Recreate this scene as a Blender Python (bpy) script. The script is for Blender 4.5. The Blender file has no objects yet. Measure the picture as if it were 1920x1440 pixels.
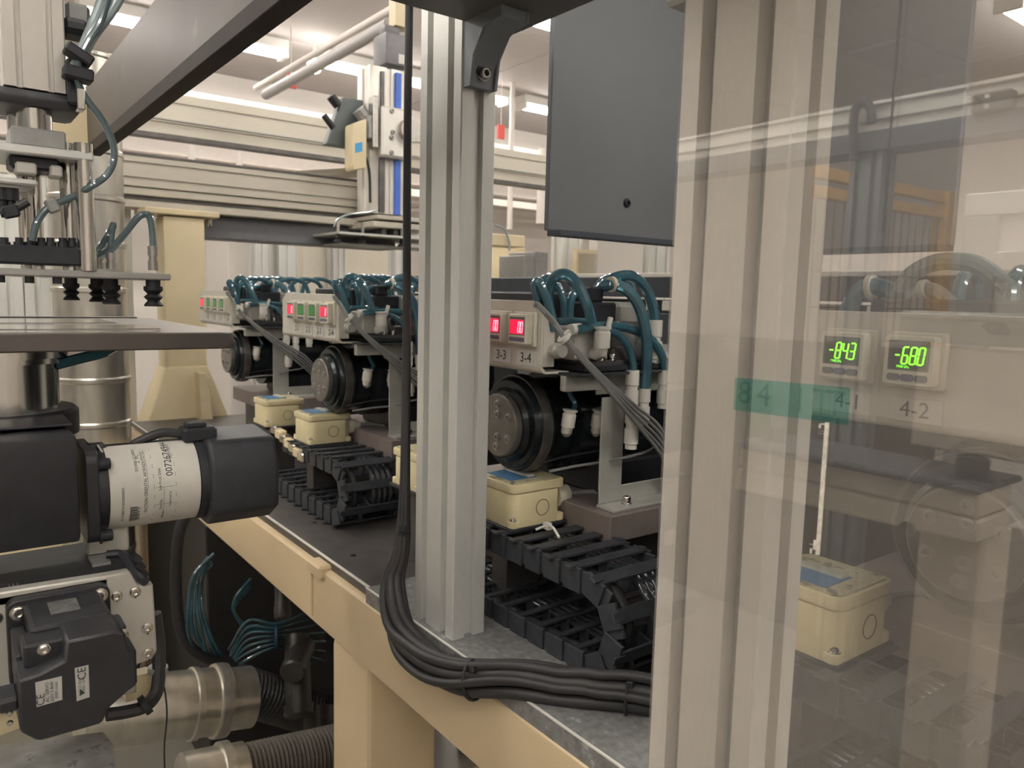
import bpy, bmesh, math, random
from mathutils import Vector, Matrix
R = random.Random(7)
S = bpy.context.scene
COL = S.collection
# ---------------------------------------------------------------- camera, world, exposure
CZ = 1.40; F = 1440.0
MR = Vector((0.60012552, 0.79950552, 0.02530379)); MU = Vector((-0.10618711, 0.04827301, 0.99317371)); MF = Vector((-0.79282637, 0.59871582, -0.11386705))
cam = bpy.data.cameras.new('camera'); cam.lens = 27; cam.sensor_width = 36; cam.clip_start = 0.02
cam.dof.use_dof = True; cam.dof.focus_distance = 0.85; cam.dof.aperture_fstop = 13
co = bpy.data.objects.new('camera', cam); COL.objects.link(co)
co.matrix_world = Matrix(((MR.x, MU.x, -MF.x, 0), (MR.y, MU.y, -MF.y, 0), (MR.z, MU.z, -MF.z, CZ), (0, 0, 0, 1)))
S.camera = co
w = bpy.data.worlds.new('room_air'); S.world = w; w.use_nodes = True
w.node_tree.nodes['Background'].inputs[0].default_value = (0.82, 0.92, 1.0, 1); w.node_tree.nodes['Background'].inputs[1].default_value = 0.2
S.view_settings.view_transform = 'Standard'; S.view_settings.look = 'None'; S.view_settings.gamma = 1.0
S.view_settings.use_curve_mapping = False; S.view_settings.exposure = 1.68
LAMP = 9.0

# ---------------------------------------------------------------- helpers
def at(px, py, X=None, Y=None, Z=None, d=None):
    r = MR * ((px - 960) / F) + MU * (-(py - 720) / F) + MF
    if X is not None: t = X / r.x
    elif Y is not None: t = Y / r.y
    elif Z is not None: t = (Z - CZ) / r.z
    else: t = d
    return Vector((r.x * t, r.y * t, r.z * t + CZ))

MATS = {}
def mat(name, col, rough=0.5, metal=0.0, var=0.12, scale=30.0, coat=0.0, trans=0.0, emit=0.0, ecol=None, stretch=None, bump=0.0, spots=None):
    if name in MATS: return MATS[name]
    m = bpy.data.materials.new(name); m.use_nodes = True; nt = m.node_tree; b = nt.nodes['Principled BSDF']
    b.inputs['Roughness'].default_value = rough; b.inputs['Metallic'].default_value = metal
    b.inputs['Coat Weight'].default_value = coat; b.inputs['Transmission Weight'].default_value = trans
    c = (*col, 1)
    if var > 0:
        tc = nt.nodes.new('ShaderNodeTexCoord'); mp = nt.nodes.new('ShaderNodeMapping'); no = nt.nodes.new('ShaderNodeTexNoise')
        no.inputs['Scale'].default_value = scale; no.inputs['Detail'].default_value = 5
        if stretch: mp.inputs['Scale'].default_value = stretch
        rp = nt.nodes.new('ShaderNodeValToRGB'); rp.color_ramp.elements[0].position = 0.3; rp.color_ramp.elements[1].position = 0.72
        rp.color_ramp.elements[0].color = (*[k * (1 - var) for k in col], 1); rp.color_ramp.elements[1].color = (*[min(1, k * (1 + var)) for k in col], 1)
        L = nt.links.new
        L(tc.outputs['Object'], mp.inputs[0]); L(mp.outputs[0], no.inputs[0]); L(no.outputs[0], rp.inputs[0])
        out = rp.outputs[0]
        if spots:
            n2 = nt.nodes.new('ShaderNodeTexNoise'); n2.inputs['Scale'].default_value = spots[1]; n2.inputs['Detail'].default_value = 8; n2.inputs['Roughness'].default_value = 0.7
            r2 = nt.nodes.new('ShaderNodeValToRGB'); r2.color_ramp.elements[0].position = spots[2]; r2.color_ramp.elements[1].position = spots[2] + 0.08
            mx = nt.nodes.new('ShaderNodeMixRGB'); mx.inputs[2].default_value = (*spots[0], 1)
            L(mp.outputs[0], n2.inputs[0]); L(n2.outputs[0], r2.inputs[0]); L(r2.outputs[0], mx.inputs[0]); L(out, mx.inputs[1]); out = mx.outputs[0]
        L(out, b.inputs['Base Color'])
        if bump:
            bp = nt.nodes.new('ShaderNodeBump'); bp.inputs['Strength'].default_value = bump; bp.inputs['Distance'].default_value = 0.002
            L(no.outputs[0], bp.inputs['Height']); L(bp.outputs[0], b.inputs['Normal'])
    else: b.inputs['Base Color'].default_value = c
    if emit:
        b.inputs['Emission Color'].default_value = (*(ecol or col), 1); b.inputs['Emission Strength'].default_value = emit
    MATS[name] = m; return m

EDGE = mat('edge_highlight', (0.78, 0.76, 0.70), 0.45, 0.1, 0.05)  # pale tone that paints the highlight along the table and ledge edges
ALU = mat('brushed_aluminium', (0.64, 0.64, 0.61), 0.42, 0.4, 0.06, 40, stretch=(60, 60, 2))
ALUD = mat('groove_aluminium', (0.40, 0.40, 0.38), 0.5, 0.5, 0.05)
ALUX = mat('beam_aluminium', (0.54, 0.505, 0.43), 0.45, 0.3, 0.05, 12, stretch=(6, 2, 40))
CHROME = mat('polished_rod', (0.66, 0.64, 0.6), 0.16, 1.0, 0.03)
STEEL = mat('machined_steel', (0.42, 0.4, 0.37), 0.38, 0.75, 0.12, 60)
DSTEEL = mat('dark_steel_plate', (0.13, 0.12, 0.115), 0.42, 0.55, 0.25, 18, bump=0.05)
LEDGE = mat('worn_grey_ledge', (0.27, 0.27, 0.265), 0.5, 0.35, 0.28, 90, spots=((0.5, 0.5, 0.5), 45, 0.6))
TAN = mat('tan_machine_paint', (0.68, 0.535, 0.335), 0.42, 0, 0.04, 8)
CREAM = mat('cream_paint', (0.74, 0.63, 0.41), 0.5, 0, 0.05, 6)
BLACK = mat('black_cast_paint', (0.018, 0.018, 0.022), 0.42, 0.0, 0.25, 50)
BLACKP = mat('black_plastic', (0.021, 0.022, 0.027), 0.5, 0, 0.2, 60)
CHAIN = mat('dusty_chain_plastic', (0.038, 0.042, 0.05), 0.5, 0, 0.3, 80)
RUBBER = mat('black_rubber', (0.016, 0.016, 0.018), 0.55, 0, 0.2, 80)
CABLE = mat('cable_jacket', (0.03, 0.029, 0.030), 0.5, 0, 0.2, 20)
GCABLE = mat('grey_wire', (0.22, 0.22, 0.215), 0.45, 0, 0.1)
PANEL = mat('ivory_sheet_metal', (0.60, 0.57, 0.50), 0.45, 0.0, 0.05, 40)
BRACK = mat('plated_bracket', (0.50, 0.50, 0.46), 0.42, 0.25, 0.08, 30)
IVORY = mat('ivory_plastic', (0.70, 0.66, 0.55), 0.4, 0, 0.04)
WHITEP = mat('white_fitting', (0.72, 0.70, 0.64), 0.35, 0, 0.04)
TAG = mat('white_tag', (0.66, 0.65, 0.61), 0.5, 0, 0.03)
INK = mat('ink', (0.03, 0.03, 0.03), 0.6, 0, 0)
LINE = mat('grey_ink', (0.2, 0.2, 0.19), 0.6, 0, 0)
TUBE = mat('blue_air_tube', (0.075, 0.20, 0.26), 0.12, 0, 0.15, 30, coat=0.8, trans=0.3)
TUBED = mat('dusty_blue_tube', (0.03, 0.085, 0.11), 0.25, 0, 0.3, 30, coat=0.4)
TUBEG = mat('grey_teal_air_tube', (0.13, 0.19, 0.205), 0.14, 0, 0.15, 30, coat=0.8, trans=0.25)
TUBEC = mat('clear_air_tube', (0.34, 0.42, 0.43), 0.14, 0, 0.1, 30, coat=0.6, trans=0.25)
JBOX = mat('cream_box_plastic', (0.74, 0.65, 0.40), 0.42, 0, 0.07, 30, spots=((0.25, 0.22, 0.14), 16, 0.69))
JLID = mat('grimy_lid_plastic', (0.50, 0.45, 0.28), 0.5, 0, 0.2, 60, spots=((0.16, 0.15, 0.10), 60, 0.52))
BLUEL = mat('blue_label', (0.06, 0.18, 0.34), 0.5, 0, 0.15, 60)
BLUESTR = mat('blue_strip', (0.06, 0.16, 0.62), 0.45, 0, 0.06)
HOOD = mat('grey_hood_paint', (0.19, 0.20, 0.215), 0.45, 0.1, 0.06, 4)
ROOF = mat('dark_roof_paint', (0.13, 0.12, 0.12), 0.4, 0.1, 0.08, 6)
DBEAM = mat('taupe_beam_paint', (0.085, 0.068, 0.055), 0.42, 0.0, 0.15, 5, spots=((0.13, 0.11, 0.095), 9, 0.64))
WALL = mat('white_wall_paint', (0.70, 0.655, 0.61), 0.6, 0, 0.03, 3)
CEIL = mat('ceiling_board', (0.54, 0.50, 0.48), 0.8, 0, 0.03, 3)
FLOOR = mat('grey_floor_coating', (0.22, 0.20, 0.17), 0.35, 0, 0.15, 2)
TIN = mat('galvanised_duct', (0.60, 0.58, 0.52), 0.28, 0.85, 0.16, 8, stretch=(4, 4, 1))
LAMPM = mat('lit_tube', (1, 0.97, 0.9), 0.5, 0, 0, emit=LAMP, ecol=(1.0, 0.96, 0.91))
LAMPH = mat('lamp_housing', (0.8, 0.78, 0.74), 0.5, 0, 0)
REDS = mat('red_screen', (0.30, 0.0, 0.02), 0.3, 0, 0, emit=0.42, ecol=(0.95, 0.01, 0.05))
REDD = mat('red_digit', (1, 0.2, 0.2), 0.3, 0, 0, emit=1.3, ecol=(1, 0.16, 0.2))
GRNS = mat('green_screen', (0.02, 0.10, 0.02), 0.3, 0, 0, emit=0.05, ecol=(0.1, 0.7, 0.1))
GRND = mat('green_digit', (0.2, 1, 0.05), 0.3, 0, 0, emit=1.3, ecol=(0.16, 1.0, 0.01))
DIMS = mat('dark_screen', (0.06, 0.07, 0.065), 0.3, 0, 0)
FACE = mat('screen_window', (0.17, 0.18, 0.17), 0.25, 0, 0)
BTN = mat('grey_button', (0.16, 0.16, 0.17), 0.5, 0, 0)
BTNB = mat('blue_grey_button', (0.14, 0.16, 0.24), 0.5, 0, 0)
YEL = mat('ochre_fence_paint', (0.62, 0.36, 0.10), 0.45, 0, 0.05)
LABELW = mat('worn_paper_label', (0.55, 0.53, 0.48), 0.55, 0, 0.12, 14)
GREY = mat('grey_block', (0.30, 0.30, 0.29), 0.45, 0.3, 0.12, 40)
LGREY = mat('light_grey_block', (0.50, 0.49, 0.45), 0.4, 0.3, 0.08, 40)
RED = mat('red_tag', (0.7, 0.08, 0.06), 0.5, 0, 0)
TAPE = mat('cable_tie_white', (0.75, 0.73, 0.68), 0.45, 0, 0.05)

DBEAM.node_tree.nodes['Principled BSDF'].inputs['Specular IOR Level'].default_value = 0.15
class MB:
    def __init__(s): s.v = []; s.f = []
    def _add(s, vs, fs):
        o = len(s.v); s.v += [Vector(p) for p in vs]; s.f += [tuple(i + o for i in f) for f in fs]; return s
    def box(s, x0, x1, y0, y1, z0, z1):
        if x0 > x1: x0, x1 = x1, x0
        if y0 > y1: y0, y1 = y1, y0
        if z0 > z1: z0, z1 = z1, z0
        return s._add([(x0, y0, z0), (x1, y0, z0), (x1, y1, z0), (x0, y1, z0), (x0, y0, z1), (x1, y0, z1), (x1, y1, z1), (x0, y1, z1)],
                      [(0, 3, 2, 1), (4, 5, 6, 7), (0, 1, 5, 4), (1, 2, 6, 5), (2, 3, 7, 6), (3, 0, 4, 7)])
    def obox(s, c, ax, ay, az, hx, hy, hz):
        c = Vector(c); ax, ay, az = Vector(ax).normalized() * hx, Vector(ay).normalized() * hy, Vector(az).normalized() * hz
        vs = [c + ax * i + ay * j + az * k for k in (-1, 1) for i, j in ((-1, -1), (1, -1), (1, 1), (-1, 1))]
        return s._add(vs, [(0, 3, 2, 1), (4, 5, 6, 7), (0, 1, 5, 4), (1, 2, 6, 5), (2, 3, 7, 6), (3, 0, 4, 7)])
    def prism(s, poly, axis, lo, hi):
        a = sum(poly[i][0] * poly[(i + 1) % len(poly)][1] - poly[(i + 1) % len(poly)][0] * poly[i][1] for i in range(len(poly)))
        if (a < 0) != (axis == 'y'): poly = poly[::-1]
        P = {'x': lambda p, t: (t, p[0], p[1]), 'y': lambda p, t: (p[0], t, p[1]), 'z': lambda p, t: (p[0], p[1], t)}[axis]
        n = len(poly); vs = [P(p, lo) for p in poly] + [P(p, hi) for p in poly]
        return s._add(vs, [tuple(range(n))[::-1], tuple(range(n, 2 * n))] + [(i, (i + 1) % n, n + (i + 1) % n, n + i) for i in range(n)])
    def sweep(s, pts, rad, n=8, caps=True):
        pts = [Vector(p) for p in pts]; rr = rad if isinstance(rad, (list, tuple)) else [rad] * len(pts)
        t0 = (pts[1] - pts[0]).normalized(); up = Vector((0, 0, 1)) if abs(t0.z) < 0.9 else Vector((1, 0, 0))
        nrm = (up - t0 * up.dot(t0)).normalized(); vs = []; N = len(pts)
        for i, p in enumerate(pts):
            t = (pts[min(i + 1, N - 1)] - pts[max(i - 1, 0)]); t = t.normalized() if t.length > 1e-9 else t0
            nrm = (nrm - t * nrm.dot(t)).normalized(); b = t.cross(nrm)
            for k in range(n):
                a = 2 * math.pi * k / n; vs.append(p + nrm * (math.cos(a) * rr[i]) + b * (math.sin(a) * rr[i]))
        fs = [(i * n + k, i * n + (k + 1) % n, (i + 1) * n + (k + 1) % n, (i + 1) * n + k) for i in range(N - 1) for k in range(n)]
        if caps: fs += [tuple(range(n))[::-1], tuple(range((N - 1) * n, N * n))]
        return s._add(vs, fs)
    def cyl(s, p0, p1, r, r1=None, n=16): return s.sweep([p0, p1], [r, r if r1 is None else r1], n)
    def lathe(s, c, d, prof, n=24):
        c = Vector(c); d = Vector(d).normalized(); pts = []; rr = []
        for t, r in prof: pts.append(c + d * t); rr.append(r)
        t0 = d; up = Vector((0, 0, 1)) if abs(t0.z) < 0.9 else Vector((1, 0, 0)); a1 = (up - t0 * up.dot(t0)).normalized(); a2 = t0.cross(a1); N = len(pts)
        vs = [p + a1 * (math.cos(2 * math.pi * k / n) * r) + a2 * (math.sin(2 * math.pi * k / n) * r) for p, r in zip(pts, rr) for k in range(n)]
        fs = [(i * n + k, i * n + (k + 1) % n, (i + 1) * n + (k + 1) % n, (i + 1) * n + k) for i in range(N - 1) for k in range(n)]
        fs += [tuple(range(n))[::-1], tuple(range((N - 1) * n, N * n))]
        return s._add(vs, fs)
    def tube(s, pts, r, n=8, res=6): return s.sweep(spline(pts, res), r, n)
    def build(s, name, m, parent=None, bevel=0.0, sharp=35, seg=1, mirror=None):
        vs = [p.copy() for p in s.v]; fs = s.f
        if mirror is not None:
            for p in vs: p.y = 2 * mirror - p.y
            fs = [f[::-1] for f in fs]
        off = Vector((0, 0, 0)); q = parent
        while q is not None: off += q.location; q = q.parent
        if parent is None:
            lo = [min(p[i] for p in vs) for i in range(3)]; hi = [max(p[i] for p in vs) for i in range(3)]
            off = Vector(((lo[0] + hi[0]) / 2, (lo[1] + hi[1]) / 2, lo[2]))
        me = bpy.data.meshes.new(name); me.from_pydata([p - off for p in vs], [], fs)
        if bevel:
            bm = bmesh.new(); bm.from_mesh(me)
            es = [e for e in bm.edges if len(e.link_faces) == 2 and e.calc_face_angle(0) > 0.6]
            bmesh.ops.bevel(bm, geom=es, offset=bevel, segments=seg, affect='EDGES', clamp_overlap=True, profile=0.6)
            bm.to_mesh(me); bm.free()
        me.materials.append(m); me.update()
        me.shade_smooth(); me.set_sharp_from_angle(angle=math.radians(sharp))
        o = bpy.data.objects.new(name, me); COL.objects.link(o)
        if parent is None: o.location = off
        else: o.parent = parent
        return o

def spline(pts, res=6):
    P = [Vector(p) for p in pts]
    if len(P) < 3: return [P[0].lerp(P[-1], i / res) for i in range(res + 1)]
    P = [P[0] * 2 - P[1]] + P + [P[-1] * 2 - P[-2]]; out = []
    for i in range(1, len(P) - 2):
        a, b, c, d = P[i - 1:i + 3]
        for k in range(res):
            t = k / res; out.append(0.5 * ((2 * b) + (c - a) * t + (2 * a - 5 * b + 4 * c - d) * t * t + (3 * b - a - 3 * c + d) * t ** 3))
    out.append(P[-2]); return out

def thing(name, label, cat, loc, group=None):
    o = bpy.data.objects.new(name, None); COL.objects.link(o); o.empty_display_size = 0.05
    o.location = loc; o['label'] = label; o['category'] = cat
    if group: o['group'] = group
    return o
def tag(o, label, cat, group=None):
    o['label'] = label; o['category'] = cat
    if group: o['group'] = group
    return o
def struct(o): o['kind'] = 'structure'; return o
def text(parent, name, s, size, loc, face, m, up=False, align='CENTER', sx=1.0):
    c = bpy.data.curves.new('tmp', 'FONT'); c.body = s; c.size = size; c.align_x = align; c.align_y = 'CENTER'; c.resolution_u = 2
    q = bpy.data.objects.new('tmp', c); me = bpy.data.meshes.new_from_object(q); bpy.data.objects.remove(q); bpy.data.curves.remove(c)
    ex = {'-y': Vector((1, 0, 0)), '+x': Vector((0, 1, 0)), '-x': Vector((0, -1, 0))}[face]; ez = {'-y': Vector((0, -1, 0)), '+x': Vector((1, 0, 0)), '-x': Vector((-1, 0, 0))}[face]; ey = Vector((0, 0, 1))
    if up: ex, ey = ey, -ex
    L = Vector(loc); b = MB(); b.v = [L + ex * (v.co.x * sx) + ey * v.co.y + ez * 0.0001 for v in me.vertices]; b.f = [tuple(f.vertices) for f in me.polygons]
    bpy.data.meshes.remove(me)
    return b.build(name, m, parent)

def slot_poly(w, h, nx, ny, sw=0.011, sd=0.009, r=0.0015):
    """outline of a T-slot extrusion, w x h centred on 0, nx slots on each w side and ny on each h side"""
    pts = []
    def side(L, n, place):
        out = []
        for i in range(n):
            c = -L / 2 + L * (i + 0.5) / n
            for dx, dy in ((-sw / 2, 0), (-sw / 2, sd), (sw / 2, sd), (sw / 2, 0)): out.append(place(c + dx, dy))
        return out
    pts += [(-w / 2 + r, -h / 2)] + side(w, nx, lambda t, d: (t, -h / 2 + d)) + [(w / 2 - r, -h / 2), (w / 2, -h / 2 + r)]
    pts += side(h, ny, lambda t, d: (w / 2 - d, t)) + [(w / 2, h / 2 - r), (w / 2 - r, h / 2)]
    pts += side(w, nx, lambda t, d: (-t, h / 2 - d)) + [(-w / 2 + r, h / 2), (-w / 2, h / 2 - r)]
    pts += side(h, ny, lambda t, d: (-w / 2 + d, -t)) + [(-w / 2, -h / 2 + r)]
    return pts
def shift(poly, a, b): return [(x + a, y + b) for x, y in poly]
def rrect(x0, x1, y0, y1, r, n=4):
    out = []
    for cx, cy, a0 in ((x1 - r, y1 - r, 0), (x0 + r, y1 - r, 90), (x0 + r, y0 + r, 180), (x1 - r, y0 + r, 270)):
        for k in range(n + 1):
            a = math.radians(a0 + 90 * k / n); out.append((cx + r * math.cos(a), cy + r * math.sin(a)))
    return out
def bolt(parent, p, d, r=0.006, h=0.005, m=None, name='bolt'):
    p = Vector(p); d = Vector(d)
    b = MB().lathe(p, d, [(0, r * 1.3), (h * 0.15, r * 1.3), (h * 0.2, r), (h * 0.85, r), (h, r * 0.85), (h, r * 0.55), (h * 0.2, r * 0.5)], 12)
    return b.build(name, m or CHROME, parent)
# ---------------------------------------------------------------- room shell
X0, X1, Y0, Y1, ZC = -6.6, 4.6, -6.0, 7.2, 3.12
struct(MB().box(X0, X1, Y0, Y1, -0.1, 0).build('floor', FLOOR))
ceil = struct(MB().box(X0, X1, Y0, Y1, ZC + 0.02, ZC + 0.12).build('ceiling', CEIL))
tm = None
for i in range(int((X1 - X0) / 1.2) + 1):
    for j in range(int((Y1 - Y0) / 1.2) + 1):
        ax, ay = X0 + i * 1.2, Y0 + j * 1.2
        if ax > X1 - 0.3 or ay > Y1 - 0.3: continue
        if tm is None:
            t0 = MB().box(ax + 0.006, ax + 1.194, ay + 0.006, ay + 1.194, ZC, ZC + 0.02).build('ceiling_tile', CEIL, ceil, 0.004); tm = t0.data; b0 = Vector((ax, ay, 0)); p0 = t0.location.copy()
        else:
            o = bpy.data.objects.new('ceiling_tile', tm); COL.objects.link(o); o.parent = ceil; o.location = Vector((ax, ay, 0)) - b0
struct(MB().box(X0 - 0.1, X0, Y0, Y1, 0, ZC + 0.1).build('wall_far', WALL))
struct(MB().box(X1, X1 + 0.1, Y0, Y1, 0, ZC + 0.1).build('wall_near', WALL))
struct(MB().box(X0, X1, Y1, Y1 + 0.1, 0, ZC + 0.1).build('wall_inner', WALL))
struct(MB().box(X0, X1, Y0 - 0.1, Y0, 0, ZC + 0.1).build('wall_outer', WALL))
# ceiling lights: rows of tube fittings running along Y, some unseen ones added as fill light
rows = [(-5.46, (-3.2, -1.0, 0.78, 2.32, 4.13, 5.6)), (-3.77, (-3.0, -1.2, 0.3, 2.1, 4.0)), (-1.9, (-2.35, -0.9, 1.6, 4.72)), (-0.4, (-3.4, -1.6, 2.4, 4.6)), (0.9, (-1.7, 0.2)), (-1.4, (-2.0,)), (1.9, (-3.4, -1.2, 1.0, 3.4)), (3.3, (-2.5, 0.5))]  # the single lamp and the pair listed before it are added fill light
LL = {(-5.46, 0.78): 'twin tube ceiling light behind the taupe overhead beam', (-5.46, 2.32): 'bright ceiling tube light beside the top of the vertical gantry axis',
      (-5.46, 4.13): 'bright ceiling tube light seen between the slim post and the hanging hood', (-1.9, 4.72): 'ceiling tube light in the upper right corner of the picture', (-3.77, 2.1): 'ceiling tube light just above the corner bracket of the slim post'}
for x, ys in rows:
    for y in ys:
        ln = 1.28 if y != 2.32 else 1.66
        t = thing('ceiling_light', LL.get((x, y), 'white ceiling tube light outside the view, some of them added as fill light'), 'light', (x, y, ZC - 0.1), 'ceiling tube lights')
        MB().box(x - 0.075, x + 0.075, y, y + ln, ZC - 0.07, ZC).build('housing', LAMPH, t, 0.006)
        for s in (-0.035, 0.035): MB().cyl((x + s, y + 0.03, ZC - 0.09), (x + s, y + ln - 0.03, ZC - 0.09), 0.019, n=8).build('lamp_tube', LAMPM, t)
        for yy in (y + 0.015, y + ln - 0.015): MB().box(x - 0.07, x + 0.07, yy - 0.015, yy + 0.015, ZC - 0.12, ZC - 0.07).build('lamp_holder', LAMPH, t)

# far wall fittings: panels, ducts and posts
def vpanel(name, x, ya, yb, za, zb, m, label, cat, group=None, t=0.04):
    o = MB().box(x, x + t, ya, yb, za, zb).build(name, m, None, 0.004); return tag(o, label, cat, group)
vpanel('cabinet', -5.6, at(386, 450, X=-5.6).y, at(471, 450, X=-5.6).y, 0.0, at(420, 415, X=-5.6).z, WALL, 'pale cabinet beside the tan gantry column', 'cabinet', t=0.5)
def fluted(pxa, pxb, x, label):
    ya, yb = at(pxa, 480, X=x).y, at(pxb, 480, X=x).y
    o = MB().prism(shift(slot_poly(0.12, yb - ya, 1, 2, 0.05, 0.02), x, (ya + yb) / 2), 'z', 0, 2.1).build('frame_post', ALU); tag(o, label, 'post', 'far wall frame posts')
fluted(474, 500, -4.9, 'grooved aluminium frame post next to the pale cabinet'); fluted(517, 552, -4.9, 'grooved aluminium frame post, second from the pale cabinet')
fluted(622, 640, -5.2, 'slim grooved aluminium frame post before the cream wall'); fluted(735, 762, -4.9, 'grooved aluminium frame post hanging behind the gripper plates')
fluted(1042, 1082, -4.6, 'grooved aluminium frame post below the edge of the hanging hood'); fluted(1208, 1246, -4.4, 'grooved aluminium frame post against the wide door post')
c = MB().box(-5.7, -5.3, at(568, 500, X=-5.3).y, at(765, 500, X=-5.3).y, 0, at(600, 430, X=-5.3).z).build('enclosure_panel', CREAM_L if 'CREAM_L' in globals() else mat('pale_cream_wall', (0.76, 0.71, 0.61), 0.5, 0, 0.03), None, 0.004)
tag(c, 'pale cream machine enclosure behind the gripper plates', 'panel')
# vented cream cabinet and grey boxes between slim post and hood
def yx(px, x, py=480): return at(px, py, X=x).y
t = thing('vented_cabinet', 'cream cabinet with a slatted vent behind the slim post', 'cabinet', (-4.8, yx(940, -4.8), 0))
MB().box(-5.2, -4.8, yx(880, -4.8), yx(984, -4.8), 0, at(940, 462, X=-4.8).z).build('body', CREAM, t, 0.004)
for k in range(9):
    z = at(970, 487 + 5 * k, X=-4.8).z; MB().box(-4.8, -4.785, yx(958, -4.8), yx(982, -4.8), z - 0.007, z + 0.002).build('vent_slat', PANEL, t)
t = thing('beam_cap', 'cream end block under the upper gantry beam', 'block', (-3.6, yx(930, -3.6, 445), at(930, 462, X=-3.6).z))
MB().box(-3.75, -3.6, yx(860, -3.6, 445), yx(985, -3.6, 445), at(930, 460, X=-3.6).z, at(930, 438, X=-3.6).z).build('block', CREAM, t, 0.004)
MB().tube([at(926, 422, X=-3.58), at(945, 430, X=-3.58), at(955, 455, X=-3.58), at(955, 470, X=-3.58)], 0.006).build('tube', TUBEC, t)
for a, b, z0, lab in ((984, 1005, 478, 'short grey box'), (1002, 1028, 472, 'taller grey box')):
    tag(MB().box(-4.5, -4.2, yx(a, -4.2), yx(b, -4.2), 0, at(a, z0, X=-4.2).z).build('control_box', GREY, None, 0.005), lab + ' behind the looped blue tubes near the slim post', 'box')
vp = thing('louvre_vent', 'cream louvred panel below the hanging hood', 'panel', (-4.3, yx(1100, -4.3), 1.2))
MB().box(-4.35, -4.3, yx(1082, -4.3), yx(1118, -4.3), 1.2, at(1100, 468, X=-4.3).z).build('frame', CREAM, vp)
for k in range(10):
    z = at(1100, 475 + 4 * k, X=-4.3).z; MB().box(-4.3, -4.285, yx(1084, -4.3), yx(1116, -4.3), z - 0.005, z + 0.002).build('louvre_slat', PANEL, vp)
tag(MB().box(-4.4, -4.3, yx(1120, -4.3), yx(1206, -4.3), 0.5, at(1150, 440, X=-4.3).z).build('wall_panel', WALL, None, 0.004), 'plain white panel below the hanging hood', 'panel')

# long ducts and pipes near the far ceiling (along Y)
def longbox(x, pya, pyb, px, ya, yb, th, m, name, label, cat):
    z1, z0 = at(px, pya, X=x).z, at(px, pyb, X=x).z
    return tag(MB().box(x - th, x, ya, yb, z0, z1).build(name, m, None, 0.006), label, cat)
longbox(-5.9, 205, 262, 560, -2.5, 6.8, 0.3, WALL, 'air_duct', 'upper white rectangular duct along the far wall', 'duct')
longbox(-6.1, 285, 312, 500, -2.5, 6.8, 0.25, mat('warm_white_duct', (0.72, 0.66, 0.62), 0.6, 0, 0.03), 'air_duct', 'middle white rectangular duct along the far wall', 'duct')
longbox(-6.0, 322, 338, 500, -2.5, 6.8, 0.2, WALL, 'air_duct', 'lowest white rectangular duct along the far wall', 'duct')
def pipe(pts, r, label, name='ceiling_pipe', m=None): tag(MB().cyl(*pts, r, n=12).build(name, m or WALL), label, 'pipe')
pipe((at(480, 165, Z=2.75), at(740, 14, Z=2.75)), 0.019, 'white pipe slanting under the ceiling beside the gantry axis')
pipe((at(498, 178, Z=2.62), at(730, 46, Z=2.62)), 0.03, 'grey pipe slanting just below the thinner white ceiling pipe', 'ceiling_pipe', mat('pale_grey_pipe', (0.42, 0.40, 0.39), 0.5, 0, 0.04))
for px, y0, y1, lab in ((357, 195, 300, 'white vertical hanger rod nearest the taupe beam'), (447, 210, 318, 'white vertical hanger rod above the lower gantry beam'), (962, 150, 430, 'white vertical pipe between slim post and hood'), (1020, 280, 420, 'wide white vertical pipe at the edge of the hood')):
    pipe((at(px, y0, X=-5.2), at(px + (640 - px) * (y1 - y0) / 13280, y1, X=-5.2)), 0.022 if px < 1000 else 0.05, lab)
for px, py, n in ((545, 140, 0), (938, 235, 1)):
    p = at(px, py, X=-5); t = thing('hanging_tag', ('red tag hanging below the ceiling lights beside the gantry', 'red tag hanging just beside the slim post')[n], 'tag', p)
    MB().box(-5.0, -4.98, p.y - 0.03, p.y + 0.03, at(px, py + 26, X=-5).z, p.z).build('card', RED, t); MB().cyl((-4.99, p.y, p.z - 0.005), (-4.99, p.y, ZC), 0.003, n=6).build('string', WALL, t)
# ceiling light junctions
p = at(588, 125, X=-5.3); t = thing('spot_lamp', 'small round lamp between two ceiling tube lights', 'lamp', p)
MB().lathe(p, (1, 0, 0), [(0, 0.05), (0.03, 0.05), (0.03, 0.03), (0.08, 0.03)], 10).build('lamp_head', LAMPM, t); MB().cyl((p.x + 0.02, p.y, p.z + 0.03), (p.x + 0.02, p.y, ZC), 0.012, n=8).build('stem', LAMPH, t)

# ---------------------------------------------------------------- gantry
XG = -3.2
gb = thing('gantry_beam', 'lower aluminium gantry beam on the tan column', 'beam', (XG, 1.0, 1.68))
MB().prism(shift(slot_poly(0.11, 0.112, 1, 2, 0.012, 0.01), XG - 0.055, 1.829), 'y', -0.6, 1.75).build('extrusion', ALUX, gb)
MB().box(XG - 0.07, XG + 0.004, -0.6, 1.75, 1.885, 1.893).build('top_strip', DSTEEL, gb)
MB().box(XG - 0.12, XG - 0.01, -0.6, 1.75, 1.742, 1.772).build('guide_rail', ALUX, gb, 0.003)
MB().box(XG - 0.14, XG - 0.03, -0.6, 1.75, 1.724, 1.742).build('rail_gap', DSTEEL, gb)
MB().box(XG - 0.10, XG + 0.01, 0.52, 1.75, 1.692, 1.722).build('mount_bar', ALUX, gb, 0.003)
MB().box(XG - 0.2, XG - 0.05, 0.85, 1.75, 1.60, 1.69).build('cable_tray', mat('dark_grey_tray', (0.16, 0.16, 0.17), 0.5, 0.2, 0.08), gb, 0.003)
gu = thing('gantry_beam', 'upper aluminium gantry beam crossing high behind the slim post', 'beam', (XG - 0.8, 1.0, 2.2))
za, zb = at(690, 236, X=XG - 0.8).z, at(690, 303, X=XG - 0.8).z
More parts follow.
